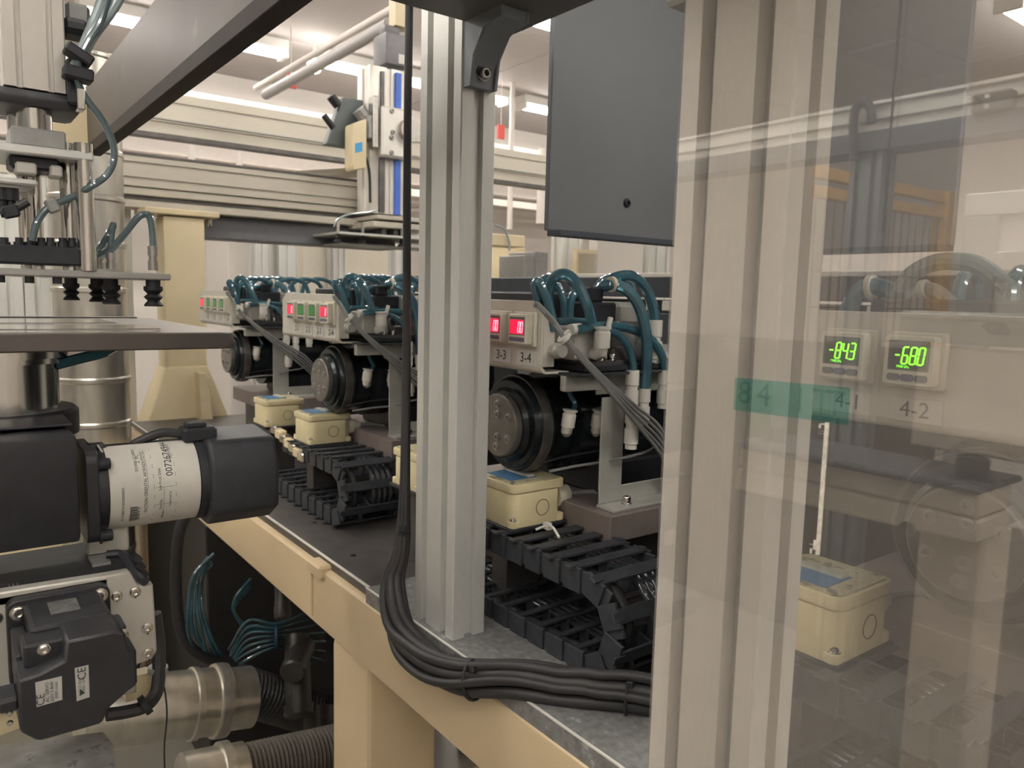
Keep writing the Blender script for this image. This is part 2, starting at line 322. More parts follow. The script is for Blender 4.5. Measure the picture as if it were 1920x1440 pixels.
MB().prism(shift(slot_poly(0.12, za - zb, 1, 2, 0.012, 0.01), XG - 0.86, (za + zb) / 2), 'y', -0.8, 4.6).build('extrusion', ALUX, gu)
MB().box(XG - 0.87, XG - 0.795, -0.8, 4.6, zb - 0.02, zb).build('lower_lip', DSTEEL, gu)
MB().box(XG - 0.84, XG - 0.79, -0.8, 4.6, zb + (za - zb) * 0.33, zb + (za - zb) * 0.36).build('drip_edge', ALUD, gu)
# tan column
tc = thing('gantry_column', 'tan painted steel column carrying the lower gantry beam', 'column', (-3.12, 0.76, 0.0))
MB().box(-3.24, -3.1, 0.70, 0.85, 0.9, 1.665).build('shaft', CREAM, tc, 0.012, seg=2)
MB().box(-3.27, -3.08, 0.635, 0.9, 1.668, 1.69).build('top_plate', CREAM, tc, 0.003)
MB().prism([(0.70, 1.10), (0.85, 1.10), (0.93, 0.88), (0.93, 0.0), (0.62, 0.0), (0.62, 0.88)], 'x', -3.26, -3.09).build('foot', CREAM, tc, 0.012, seg=2)
MB().prism([(0.795, 1.08), (0.825, 1.08), (0.85, 0.88), (0.80, 0.88)], 'x', -3.1, -3.03).build('gusset', CREAM, tc, 0.004)
for y in (0.665, 0.88): bolt(tc, (-3.15, y, 1.668), (0, 0, -1), 0.012, 0.03)
# galvanised duct
td = thing('spiral_duct', 'galvanised round duct standing behind the round-bar gripper head', 'duct', (-2.75, 0.40, 0.0))
prof = []; z = 0.0
while z < 2.1:
    prof += [(z, 0.105), (z + 0.115, 0.105), (z + 0.12, 0.109), (z + 0.13, 0.109), (z + 0.135, 0.105)]; z += 0.14
MB().lathe((-2.75, 0.40, 0.0), (0, 0, 1), prof, 32).build('duct_pipe', TIN, td)
tag(MB().prism(shift(slot_poly(0.1, 0.09, 1, 1, 0.02, 0.01), -3.35, 0.585), 'z', 0, 1.7).build('frame_post', ALU), 'grooved aluminium post between the round duct and the tan column', 'post', 'posts behind the gripper head')
for px, lab in ((20, 'grooved aluminium post at the picture edge behind the gripper head'), (72, 'grooved aluminium post behind the guide rods of the gripper head')):
    p = at(px, 560, X=-3.0); tag(MB().prism(shift(slot_poly(0.08, 0.075, 1, 1, 0.018, 0.01), -3.05, p.y), 'z', 0, 1.75).build('frame_post', ALU), lab, 'post', 'posts behind the gripper head')
# vertical gantry axis
XZ = -3.05
def yz(px, py=250, X=XZ): return at(px, py, X=X).y
def zz(py, px=730, X=XZ): return at(px, py, X=X).z
t = thing('vertical_axis', 'vertical aluminium gantry axis with blue belts and a dark motor', 'machine axis', (XZ, yz(730), zz(440)))
ya, yb = yz(693), yz(764)
MB().prism(shift(slot_poly(0.12, yb - ya, 1, 1, 0.02, 0.01), XZ - 0.06, (ya + yb) / 2), 'z', zz(402), zz(128)).build('rail_body', mat('bright_aluminium', (0.74, 0.71, 0.65), 0.4, 0.2, 0.05, 20), t, 0.002)
for a, b, c, d in ((712, 718, 138, 205), (710, 720, 300, 400)): MB().box(XZ, XZ + 0.012, yz(a), yz(b), zz(d), zz(c)).build('guide_groove', DSTEEL, t)
for c, d in ((135, 205), (300, 402)): MB().box(XZ, XZ + 0.014, yz(739), yz(749), zz(d), zz(c)).build('belt', BLUESTR, t)
sd_ = MB().box(XZ, XZ + 0.05, yz(706), yz(760), zz(298), zz(205)).build('saddle_plate', mat('bright_aluminium', (0.74, 0.71, 0.65)), t, 0.008)
for a, b in ((724, 213), (726, 252), (724, 262), (724, 290), (752, 212), (752, 290)): bolt(sd_, (XZ + 0.05, yz(a), zz(b)), (1, 0, 0), 0.009, 0.008, STEEL)
MB().lathe((XZ + 0.05, yz(755), zz(245)), (1, 0, 0), [(0, 0.05), (0.03, 0.05), (0.03, 0.035), (0.035, 0.035)], 16).build('knob', STEEL, t)
MB().box(XZ - 0.1, XZ + 0.02, yz(718), yz(766), zz(122), zz(62)).build('motor', mat('grey_motor', (0.2, 0.19, 0.2), 0.5, 0.1, 0.05), t, 0.012, seg=2)
MB().box(XZ - 0.06, XZ, yz(720), yz(750), zz(62), zz(45)).build('motor_cap', mat('grey_motor', (0.2, 0.19, 0.2)), t, 0.015, seg=2)
MB().box(XZ + 0.02, XZ + 0.022, yz(742), yz(759), zz(118), zz(100)).build('sticker', TAG, t)
MB().box(XZ - 0.05, XZ + 0.01, yz(738), yz(765), zz(45), zz(-30)).build('head_post', CREAM, t)
MB().box(XZ + 0.0, XZ + 0.05, yz(690), yz(700), zz(285), zz(190)).build('side_bar', STEEL, t, 0.004)
MB().box(XZ - 0.03, XZ + 0.04, yz(681), yz(694), zz(270), zz(225)).build('drive_block', GREY, t, 0.006)
# cable carrier wing and box beside it
X2 = XZ - 0.05
t = thing('cable_guard', 'dark slanted guard plate with grips beside the vertical axis', 'guard', (X2, yz(650, 230), zz(280)))
P = [(at(642, 182, X=X2)), (at(682, 188, X=X2)), (at(668, 278, X=X2)), (at(612, 270, X=X2))]
MB().prism([(p.y, p.z) for p in P], 'x', X2 - 0.05, X2).build('plate', mat('dark_green_grey', (0.12, 0.14, 0.14), 0.5, 0, 0.05), t, 0.004)
MB().cyl(at(607, 216, X=X2), at(625, 240, X=X2), 0.013).build('grip', BLACKP, t)
MB().cyl(at(620, 180, X=X2), at(634, 198, X=X2), 0.02).build('grip', BLACKP, t)
t = thing('relay_box', 'cream rounded box with a blue sticker beside the vertical axis', 'box', (XZ + 0.03, yz(663, 280), zz(320)))
MB().prism([(p.y, p.z) for p in (at(650, 236, X=XZ), at(676, 226, X=XZ), at(676, 318, X=XZ), at(652, 322, X=XZ), at(649, 312, X=XZ))], 'x', XZ - 0.02, XZ + 0.06).build('body', CREAM, t, 0.008, seg=2)
MB().prism([(p.y, p.z) for p in (at(654, 273, X=XZ), at(667, 270, X=XZ), at(667, 287, X=XZ), at(654, 290, X=XZ))], 'x', XZ + 0.06, XZ + 0.062).build('sticker', mat('sky_blue_label', (0.06, 0.35, 0.68), 0.5, 0, 0), t)
MB().cyl(at(672, 205, X=XZ), at(690, 230, X=XZ), 0.03, n=10).build('cable_elbow', GREY, t)
MB().tube([at(680, 285, X=XZ), at(688, 300, X=XZ), at(693, 330, X=XZ), at(694, 380, X=XZ)], 0.006).build('cable', CABLE, t)
# gripper plates under the axis
XP = XZ + 0.05
t = thing('gripper_plate', 'vacuum gripper plate with black cups under the vertical axis', 'gripper', (XP, yz(700, 430), zz(460)))
MB().box(XP - 0.25, XP, yz(697, 405), yz(800, 405), zz(413, 740, XP), zz(405, 740, XP)).build('flange', ALUX, t, 0.003)
MB().box(XP - 0.25, XP, yz(690, 420), yz(820, 420), zz(428, 740, XP), zz(417, 740, XP)).build('flange', ALUX, t, 0.003)
for a in (712, 735, 755): MB().box(XP - 0.1, XP - 0.03, yz(a, 430), yz(a + 8, 430), zz(442, 740, XP), zz(428, 740, XP)).build('spacer', DSTEEL, t)
MB().box(XP - 0.32, XP + 0.02, yz(622, 440), yz(880, 440), zz(444, 740, XP) - 0.006, zz(444, 740, XP) + 0.004).build('base_plate', ALU, t, 0.002)
MB().box(XP - 0.24, XP - 0.06, yz(640, 440), yz(860, 440), zz(462, 740, XP), zz(460, 740, XP)).build('workpiece_disc', GREY, t)
for a, xx in ((626, XP), (672, XP), (676, XP - 0.28), (745, XP)):
    y = yz(a, 440); z = zz(446, 740, XP)
    MB().lathe((xx - 0.01, y, z), (0, 0, -1), [(0, 0.008), (0.012, 0.008), (0.014, 0.014), (0.022, 0.01), (0.03, 0.018), (0.034, 0.018)], 12).build('suction_cup', RUBBER, t)
    MB().cyl((xx - 0.01, y, z + 0.005), (xx - 0.01, y, z + 0.055), 0.007, n=8).build('fitting', CHROME, t)
MB().tube([at(626, 425, X=XP), at(633, 412, X=XP), at(655, 402, X=XP), at(690, 398, X=XP), at(705, 395, X=XP)], 0.004).build('air_tube', TUBEC, t)
# second cross beam seen under the boxes
MB().cyl(at(560, 330, X=-4.2), at(680, 322, X=-4.2), 0.03).build('cross_tube', ALUX, gu)
# ---------------------------------------------------------------- machine base
mb = thing('machine_base', 'tan painted steel machine base with a sloping front rail and square legs', 'machine base', (-1.2, 0.6, 0.0))
YB = 0.557
MB().box(-3.1, 0.9, YB, YB + 0.12, 0.764, 0.884).build('front_rail', TAN, mb, 0.012, seg=3)
MB().box(-3.1, 0.9, 1.45, 1.57, 0.764, 0.884).build('rear_rail', TAN, mb, 0.012)
MB().box(-1.36, -1.352, YB - 0.004, YB + 0.06, 0.78, 0.892).build('seam_plate', TAN, mb, 0.002)
MB().box(-1.36, -1.30, YB - 0.01, YB + 0.02, 0.868, 0.893).build('weld_tab', TAN, mb, 0.004)
for x in (-1.28, 0.45, -3.0):
    MB().box(x, x + 0.15, YB + 0.006, YB + 0.145, 0.0, 0.766).build('leg', TAN, mb, 0.014, seg=3)
    MB().box(x, x + 0.15, 1.43, 1.57, 0.0, 0.766).build('leg', TAN, mb, 0.014)
for x in (-1.9, -2.6): MB().box(x, x + 0.1, 1.25, 1.4, 0.0, 0.766).build('brace', TAN, mb, 0.01)
MB().box(-1.27, -1.17, 0.7, 1.45, 0.3, 0.4).build('cross_bar', TAN, mb, 0.01)
MB().box(-3.1, 0.9, 0.571, 1.6, 0.878, 0.899).build('table_plate', DSTEEL, mb, 0.0015)
MB().box(-3.1, -1.136, 0.571, 0.576, 0.8985, 0.9005).build('edge_highlight_strip', EDGE, mb)  # bright line of the edge highlight, put into colour
for x, y in ((-1.31, 0.62), (-1.10, 0.65), (-1.55, 0.64)):
    MB().lathe((x, y, 0.899), (0, 0, 1), [(0, 0.006), (0.0015, 0.006), (0.0015, 0.003)], 12).build('plug_screw', CHROME, mb)
lg = thing('ledge_plate', 'worn grey metal ledge plate under the slim aluminium post', 'ledge', (-0.6, 0.62, 0.884))
MB().box(-1.136, 0.9, 0.56, 0.667, 0.872, 0.9065).build('plate', LEDGE, lg, 0.0015)
MB().box(-1.136, 0.9, 0.5596, 0.5625, 0.9055, 0.9075).build('edge_highlight_strip', EDGE, lg)

# ---------------------------------------------------------------- slim aluminium post and its bracket
p1 = thing('aluminium_post', 'slim slotted aluminium post standing on the grey ledge', 'post', (-0.9295, 0.597, 0.9065))
MB().prism(shift(slot_poly(0.109, 0.056, 2, 1, 0.0155, 0.010), -0.9400, 0.601), 'z', 0.9065, 2.05).build('extrusion', ALU, p1)
br = thing('corner_bracket', 'grey die-cast corner bracket bolting the slim post to the roof plate', 'bracket', (-0.886, 0.597, 1.70))
xb = -0.8855; prof = [(xb, 1.755), (xb, 1.672), (xb + 0.012, 1.672)]
for k in range(7):
    a = math.radians(180 - 90 * k / 6); prof.append((xb + 0.012 + 0.068 + 0.068 * math.cos(a), 1.674 + 0.068 * math.sin(a)))
prof += [(xb + 0.083, 1.755)]
grey_cast = mat('grey_cast_metal', (0.27, 0.29, 0.31), 0.5, 0.2, 0.06)
MB().prism(prof, 'y', 0.577, 0.617).build('body', grey_cast, br, 0.003, seg=2)
for y in (0.575, 0.615): MB().prism([(xb, 1.755), (xb, 1.672), (xb + 0.016, 1.672), (xb + 0.022, 1.71), (xb + 0.045, 1.738), (xb + 0.083, 1.742), (xb + 0.083, 1.755)], 'y', y, y + 0.004).build('side_web', grey_cast, br)
MB().cyl((xb + 0.013, 0.597, 1.694), (xb + 0.017, 0.597, 1.694), 0.011, n=20).build('slot_recess', BLACKP, br)
bolt(br, (xb + 0.015, 0.597, 1.690), (1, 0, 0), 0.0075, 0.008, STEEL)
# roof plate above, hanging hood
rp = MB().box(-0.886, 0.02, 0.30, 0.656, 1.755, 1.80).build('roof_plate', ROOF, None, 0.003); tag(rp, 'dark horizontal roof plate joined to the top of the slim post', 'plate')
hd = thing('hanging_hood', 'large dark grey sheet-metal hood hanging behind the wide post', 'hood', (-0.886, 1.0, 1.5))
MB().box(-0.896, -0.886, 0.727, 1.32, 1.497, 2.25).build('side_panel', HOOD, hd, 0.002)
MB().box(-0.886, -0.575, 1.308, 1.32, 1.497, 2.25).build('end_panel', HOOD, hd, 0.002)
MB().box(-0.89, -0.86, 0.73, 1.315, 1.489, 1.497).build('bottom_flange', mat('dark_blue_grey', (0.07, 0.08, 0.10), 0.5, 0, 0), hd)
MB().box(-0.886, -0.575, 1.26, 1.315, 1.489, 1.497).build('bottom_flange', mat('dark_blue_grey', (0.07, 0.08, 0.10)), hd)
s = at(1175, 381, X=-0.886); bolt(hd, s, (1, 0, 0), 0.006, 0.004, BLACKP, 'screw')
# taupe overhead beam
ob = thing('overhead_beam', 'taupe box beam running overhead past the gripper head', 'beam', (-1.3, 0.31, 1.715))
MB().box(-2.02, -0.2, 0.30, 0.325, 1.715, 1.845).build('beam', DBEAM, ob, 0.002)
MB().box(-2.02, -0.2, 0.2993, 0.326, 1.694, 1.717).build('lower_lip', mat('dark_taupe', (0.05, 0.042, 0.037), 0.6, 0.0, 0.08), ob, 0.001)
MATS['dark_taupe'].node_tree.nodes['Principled BSDF'].inputs['Specular IOR Level'].default_value = 0.1

cp_ = [at(a_, b_, X=-2.1) for a_, b_ in ((86, 222), (104, 206), (122, 200), (172, 206), (178, 292), (86, 292))]
tag(MB().prism([(p.y, p.z) for p in cp_], 'x', -2.2, -2.015).build('mount_block', CREAM, None, 0.004), 'cream mounting block behind the end of the taupe overhead beam', 'block')
# black cable bundle down the slim post and round along the ledge
cb = thing('cable_bundle', 'bundle of black cables running down the slim post and along the ledge', 'cables', (-0.9, 0.58, 0.86))
base = [at(768, -20, Y=0.585), at(764, 300, Y=0.585), at(762, 700, Y=0.585), at(756, 1000, Y=0.565), at(738, 1090, Y=0.55), at(752, 1180, Y=0.538), at(800, 1238, Y=0.532), at(870, 1272, Y=0.54),
        at(980, 1278, Y=0.568), at(1080, 1290, Z=0.925), at(1160, 1300, Z=0.925), at(1260, 1318, Z=0.925), at(1420, 1350, Z=0.925)]
sp = spline(base, 5); NB = len(sp)
offs = [(0.0, 0.0), (0.9, 0.3), (-0.9, 0.2), (0.45, -0.8), (-0.5, -0.9), (0.0, 0.95), (1.5, -0.5), (-1.6, -0.4), (-1.1, 1.0)]
for j, (a, b) in enumerate(offs):
    pts = []
    for i, p in enumerate(sp):
        t = (sp[min(i + 1, NB - 1)] - sp[max(i - 1, 0)]).normalized()
        side = Vector((0.62, 0.78, 0)); side = (side - t * side.dot(t)).normalized(); oth = t.cross(side)
        u = i / (NB - 1); spread = 0.0034 if u < 0.22 else 0.0034 + (0.0125 + 0.0022 * math.sin(u * 14 + j) - 0.0034) * min(1, (u - 0.22) / 0.15)
        tw = 0.5 * math.sin(u * 5 + 0.4); ca, sa = math.cos(tw), math.sin(tw)
        w_ = min(1.0, max(0.35, u * 4))
        a2, b2 = (a * ca - b * sa) * w_, (a * sa + b * ca)
        pts.append(p + side * (a2 * spread * 0.85) + oth * (b2 * spread * 1.35))
    MB().sweep(pts, [(0.0092, 0.0088, 0.0085, 0.0078, 0.0078, 0.0088, 0.0066, 0.006, 0.0066)[j] * (0.62 if i < 12 else min(1, 0.62 + 0.05 * (i - 12))) for i in range(NB)], 10).build('cable', CABLE, cb, sharp=80)
def tie(par, c, d, r, m=RUBBER, name='cable_tie'):
    d = Vector(d).normalized(); c = Vector(c); MB().lathe(c - d * 0.003, d, [(0, r), (0.006, r)], 20).build(name, m, par)
def tie_ring(par, i, r1, r2):
    t = (sp[i + 1] - sp[i - 1]).normalized(); side = Vector((0.62, 0.78, 0)); side = (side - t * side.dot(t)).normalized(); oth = t.cross(side)
    ring = [sp[i] + side * (math.cos(k * math.pi / 10) * r1) + oth * (math.sin(k * math.pi / 10) * r2) for k in range(21)]
    MB().sweep(ring, 0.0023, 6).build('cable_tie', RUBBER, par)
    MB().obox(sp[i] - MF * 0.012 + Vector((0, 0, r2 * 0.8)), t, side, oth, 0.004, 0.006, 0.004).build('tie_head', RUBBER, par, 0.001)
tie_ring(cb, 15, 0.010, 0.012); tie_ring(cb, 36, 0.022, 0.0245); tie_ring(cb, 51, 0.022, 0.0245)

# ---------------------------------------------------------------- gauge stations
YG = 0.69
SEG = {'0': 'abcdef', '1': 'bc', '2': 'abged', '3': 'abgcd', '4': 'fgbc', '5': 'afgcd', '6': 'afgedc', '7': 'abc', '8': 'abcdefg', '9': 'abcfgd', '-': 'g', ' ': ''}
def digits(mb_, s, x, z, y, dw, dh, th):
    sl = 0.12; cx = x
    for ch in s:
        if ch == '.':
            mb_.box(cx - dw * 0.24, cx - dw * 0.24 + th * 0.9, y - 0.0004, y, z, z + th * 0.9); continue
        def seg(xa, za, xb, zb):
            q = [(xa, za), (xb, zb)]; hx = (zb - za) == 0
            o = th / 2; pts = [(xa + o * .6, za - o), (xb - o * .6, za - o), (xb - o * .6, za + o), (xa + o * .6, za + o)] if hx else [(xa - o, za + o * .6), (xa + o, za + o * .6), (xa + o, zb - o * .6), (xa - o, zb - o * .6)]
            mb_.prism([(cx + px_ + (pz_) * sl, z + pz_) for px_, pz_ in pts], 'y', y - 0.0004, y)
        wd = dw * 0.68; h = dh
        D = {'a': (0, h, wd, h), 'd': (0, 0, wd, 0), 'g': (0, h / 2, wd, h / 2), 'f': (0, h / 2, 0, h), 'b': (wd, h / 2, wd, h), 'e': (0, 0, 0, h / 2), 'c': (wd, 0, wd, h / 2)}
        for k in SEG[ch]: seg(*D[k])
        cx += dw
def gauge(par, x, mode, s):
    z = 1.353; y = YG - 0.003
    g = MB().prism([(x + a, z + b) for a, b in rrect(-0.0245, 0.0245, -0.0245, 0.0245, 0.002)], 'y', y - 0.006, y)
    g.prism([(x - 0.001 + a, z + b) for a, b in rrect(-0.0215, 0.0215, -0.0215, 0.0215, 0.003)], 'y', y - 0.018, y - 0.006)
    g = g.build('gauge', IVORY, par, 0.001)
    yf = y - 0.018; x -= 0.001
    MB().prism([(x + a, z + b) for a, b in rrect(-0.0175, 0.0175, -0.0085, 0.0175, 0.001)], 'y', yf - 0.0004, yf).build('window', FACE, g)
    MB().box(x - 0.0155, x + 0.0155, yf - 0.0008, yf - 0.0004, z - 0.007, z + 0.0135).build('screen', {'r': REDS, 'g': GRNS, 'd': DIMS}[mode], g)
    if s:
        d = MB(); dm = REDD if mode == 'r' else GRND
        w_ = 0.0068 if mode == 'd' else 0.0062
        n = sum(1 for c in s if c != '.'); digits(d, s, x + 0.0148 - n * w_, z - 0.0026 if mode == 'd' else z - 0.0045, yf - 0.0008, w_, 0.0145 if mode == 'd' else 0.015, 0.0013)
        d.build('digits', dm, g)
        if mode == 'd': text(g, 'unit_text', '7700 kPa', 0.0030, (x - 0.004, yf - 0.001, z - 0.0053), '-y', GRND)
    for k, (a, b) in enumerate(((-0.017, -0.0065), (-0.0055, 0.0055), (0.0065, 0.017))):
        MB().prism([(x + u, z + v) for u, v in rrect(a, b, -0.0175, -0.0115, 0.0022)], 'y', yf - 0.0012, yf).build('button', BTNB if k == 1 else BTN, g)
def elbow(par, p, d_out, d_up, m=WHITEP, s=1.0):
    p = Vector(p); o = Vector(d_out).normalized(); u = Vector(d_up).normalized()
    a = MB().sweep([p, p + o * 0.010 * s, p + o * 0.016 * s + u * 0.004 * s, p + o * 0.018 * s + u * 0.012 * s], 0.0085 * s, 12)
    a.lathe(p + o * 0.018 * s + u * 0.010 * s, u, [(0, 0.0105 * s), (0.02 * s, 0.0105 * s), (0.021 * s, 0.009 * s), (0.024 * s, 0.009 * s), (0.0245 * s, 0.0115 * s), (0.027 * s, 0.0115 * s)], 16)
    a.build('elbow_fitting', m, par, 0)
    return p + o * 0.018 * s + u * 0.035 * s
def straight(par, p, d, n=2, s=1.0, m=WHITEP):
    p = Vector(p); d = Vector(d).normalized(); pr = []
    for k in range(n): pr += [(k * 0.03 * s, 0.0105 * s), (k * 0.03 * s + 0.022 * s, 0.0105 * s), (k * 0.03 * s + 0.023 * s, 0.0085 * s), (k * 0.03 * s + 0.03 * s, 0.0085 * s)]
    MB().lathe(p, d, pr, 16).build('push_fitting', m, par)

CFG = [(-2.262, 1, 'farthest', [('r', ''), ('g', ''), ('g', ''), ('g', '')], (-0.027, 0.067)),
       (-1.527, 2, 'second', [('r', '0'), ('g', ''), ('g', ''), ('r', '0')], (-0.033, 0.0645)),
       (-0.843, 3, 'third', [('r', '00'), ('r', '00'), ('r', '00'), ('r', '00')], (-0.0335, 0.060)),
       (-0.148, 4, 'nearest', [('d', '-84.3'), ('d', '-68.0')], (-0.056, 0.0616))]
DIST = {1: 'nearest the tan gantry column', 2: 'left of the slim post', 3: 'right of the slim post', 4: 'behind the clear guard pane'}
for XR, NO, lab, gs, (g0, gp) in CFG:
    wd = 0.325 if NO != 4 else 0.30
    xl = XR - wd
    # panel
    t = thing('gauge_panel', 'ivory gauge panel %s' % {1: 'farthest away, beside the tan gantry column, one red screen', 2: 'with two red and two green screens, left of the slim post', 3: 'with red screens, cut off by the slim post', 4: 'reading -84.3 and -68.0 in green behind the clear guard'}[NO], 'gauge panel', (XR - wd / 2, YG, 1.29), 'gauge panels along the machine')
    po = [(xl, 1.298), (XR, 1.298), (XR, 1.376), (XR - 0.022, 1.394), (xl + 0.022, 1.394), (xl, 1.376)]
    MB().prism(po, 'y', YG - 0.003, YG).build('plate', PANEL, t, 0.0008)
    MB().prism([(YG - 0.003, 1.30)] + [(YG + 0.007 - 0.010 * math.cos(a), 1.300 - 0.010 * math.sin(a)) for a in [k * math.pi / 12 for k in range(7)]] + [(YG + 0.05, 1.290), (YG + 0.05, 1.293), (YG + 0.007, 1.293), (YG, 1.30)], 'x', xl, XR).build('bottom_flange', PANEL, t)
    MB().box(XR - 0.003, XR, YG, YG + 0.022, 1.30, 1.374).build('side_flange', PANEL, t, 0.001)
    for k in range(len(gs)):
        gx = XR + g0 - (3 - k) * gp
        if NO == 4: gx = -0.382 + k * gp
        gauge(t, gx, *gs[k])
        z = 1.312 if NO != 4 else 1.310
        npl = MB().box(gx - 0.0225, gx + 0.0235, YG - 0.0042, YG - 0.003, z - 0.012, z + 0.010).build('number_plate', TAG if NO != 4 else PANEL, t, 0.0004)
        text(npl, 'lettering', '%d-%d' % (NO, k + 1), 0.020, (gx, YG - 0.0046, z - 0.001), '-y', INK if NO != 4 else mat('soft_ink', (0.12, 0.11, 0.1), 0.6, 0, 0))
    # carrier bracket frame
    d = DIST[NO]
    b = thing('bracket_frame', 'plated carrier frame under the gauge panel %s' % d, 'bracket', (XR, 0.95, 1.03), 'carrier brackets under the gauge panels')
    XF = XR + 0.003
    fr = [(0.71, 1.262), (0.71, 1.290), (1.22, 1.290), (1.22, 1.085), (0.806, 1.085), (0.806, 1.262)]
    MB().box(XF - 0.004, XF, 0.795, 1.22, 1.255, 1.288).build('top_rail', BRACK, b, 0.001)
    MB().box(XF - 0.004, XF, 0.808, 0.856, 1.085, 1.25).build('upright', BRACK, b, 0.001)
    MB().box(XF - 0.004, XF, 1.17, 1.22, 1.085, 1.25).build('upright', BRACK, b, 0.001)
    MB().box(XF - 0.0042, XF + 0.0002, 0.808, 1.22, 1.083, 1.108).build('lower_rail', BRACK, b, 0.001)
    MB().box(XF - 0.004, XF + 0.035, 0.806, 1.22, 1.078, 1.083).build('foot_flange', BRACK, b, 0.001)
    MB().box(XR - 0.30, XF + 0.035, 0.72, 1.22, 1.288, 1.292).build('top_plate', mat('dark_top_plate', (0.05, 0.055, 0.06), 0.4, 0.2, 0.1), b, 0.001)
    MB().box(XF - 0.002, XF + 0.012, 0.722, 0.80, 1.264, 1.2915).build('front_tab', BRACK, b, 0.004, seg=2)
    MB().box(XR - 0.33, XF + 0.045, 0.79, 1.24, 1.035, 1.078).build('base_block', mat('rusty_grey_block', (0.24, 0.20, 0.185), 0.45, 0.2, 0.15, 20), b, 0.002)
    MB().box(XR - 0.33, XR - 0.02, 0.83, 1.2, 0.9, 1.035).build('slide_carriage', DSTEEL, b, 0.003)
    bolt(b, (XF + 0.018, 0.85, 1.083), (0, 0, 1), 0.007, 0.012, CHROME); bolt(b, (XF + 0.018, 1.1, 1.083), (0, 0, 1), 0.007, 0.012, CHROME)
    # rotary cylinder
    xc = {1: XR - 0.108, 2: XR - 0.140, 3: at(968, 797, Y=0.703).x - 0.050, 4: at(1672, 960, Y=0.735).x + 0.079}[NO]; zc = 1.197
    r = thing('rotary_cylinder', 'dark oily rotary cylinder with a bolted face, %s' % d, 'cylinder', (xc, 0.9, 1.08), 'rotary cylinders under the gauge panels')
    MB().lathe((xc, 0.715, zc), (0, 1, 0), [(0, 0.054), (0.006, 0.060), (0.010, 0.060), (0.010, 0.070), (0.020, 0.076), (0.045, 0.077), (0.05, 0.072), (0.09, 0.072), (0.09, 0.088), (0.42, 0.088), (0.42, 0.05)], 40).build('drum', mat('oily_black_steel', (0.022, 0.028, 0.031), 0.22, 0.35, 0.4, 20), r)
    MB().lathe((xc, 0.735, zc), (0, 1, 0), [(0, 0.072), (0.0, 0.0785), (0.006, 0.0795), (0.018, 0.0795)], 40).build('rim_ring', mat('oily_rim', (0.13, 0.12, 0.11), 0.3, 0.5, 0.4, 40), r)
    fp = MB().lathe((xc, 0.703, zc), (0, 1, 0), [(0, 0.048), (0.002, 0.050), (0.014, 0.050)], 36).build('face_plate', mat('oily_face_plate', (0.20, 0.185, 0.165), 0.35, 0.4, 0.25, 30) if NO != 4 else mat('veil_darkened_plate', (0.07, 0.065, 0.06), 0.35, 0.3, 0.25, 30), r)  # nearest plate painted darker, imitating the reflected veil that dulls its contrast
    for a in range(6): bolt(fp, (xc + 0.034 * math.cos(a * math.pi / 3 + 0.5), 0.703, zc + 0.034 * math.sin(a * math.pi / 3 + 0.5)), (0, -1, 0), 0.0058, 0.003, STEEL if NO != 4 else DSTEEL)  # nearest bolts darkened too, standing in for the same veil
    for s_ in (-0.018, 0.018): bolt(fp, (xc + 0.002, 0.703, zc + s_), (0, -1, 0), 0.0058, 0.003, STEEL if NO != 4 else DSTEEL)
    MB().box(xc - 0.10, min(xc + 0.10, XR - 0.006), 0.86, 1.2, 1.079, 1.14).build('cradle', BLACK, r, 0.004)
    def Q(px, py, dx=0.03):
        p = at(px, py, X=-0.843 + dx); return Vector((XR + dx, p.y, p.z))
    ex = elbow(r, Q(1062, 806, -0.045), (0.3, -0.25, -0.05), (0.05, 0.12, 1), s=1.0)
    MB().tube([ex - Vector((0, 0, 0.006)), Q(1078, 760, -0.04), Q(1070, 742, -0.045), Q(1062, 722, -0.05)], 0.0042).build('air_tube', TUBE, r)
    elbow(r, Q(1116, 806, -0.045), (0.3, -0.25, -0.05), (0.05, 0.12, 1), s=1.0)
    MB().tube([Q(1030, 884, -0.03), Q(1080, 874, -0.02), Q(1125, 867, -0.01), Q(1180, 856), Q(1215, 845), Q(1240, 828)], 0.0022, 6).build('signal_wire', GCABLE, r)
    MB().tube([Q(1010, 870, -0.05), Q(1060, 856, -0.04), Q(1125, 845, -0.02)], 0.0018, 6).build('signal_wire', BLACKP, r)
    # valve manifold with fittings and looping tubes
    v = thing('valve_manifold', 'valve manifold with looping blue tubes %s' % d, 'manifold', (XR - 0.1, 0.95, 1.292), 'valve manifolds behind the gauge panels')
    def qb(a0, b0, a1, b1, name, m, dx=0.012, dep=0.25, bev=0.003):
        u, w2 = Q(a0, b0, dx), Q(a1, b1, dx); MB().box(XR + dx - dep, XR + dx, u.y, w2.y, w2.z, u.z).build(name, m, v, bev)
    MB().box(XR - 0.29, XR + 0.03, 0.745, 1.215, 1.2925, 1.303).build('base', BLACKP, v, 0.002)
    MB().box(XR - 0.285, XR + 0.025, 0.75, 1.21, 1.303, 1.309).build('gasket', DSTEEL, v)
    qb(1022, 645, 1082, 672, 'block', GREY, -0.01); qb(1081, 612, 1137, 674, 'block', LGREY, 0.02, 0.06); qb(1137, 628, 1152, 676, 'standoff', CHROME, 0.012, 0.014)
    qb(1152, 618, 1240, 672, 'block', GREY, -0.005); qb(1150, 650, 1180, 676, 'relief_block', DSTEEL, 0.02, 0.03)
    qb(1100, 566, 1156, 604, 'solenoid', BLACKP, 0.0, 0.24); qb(1107, 537, 1133, 567, 'solenoid_plug', BLACKP, 0.0, 0.03)
    qb(1030, 548, 1100, 610, 'valve_body', BLACKP, -0.05, 0.2)
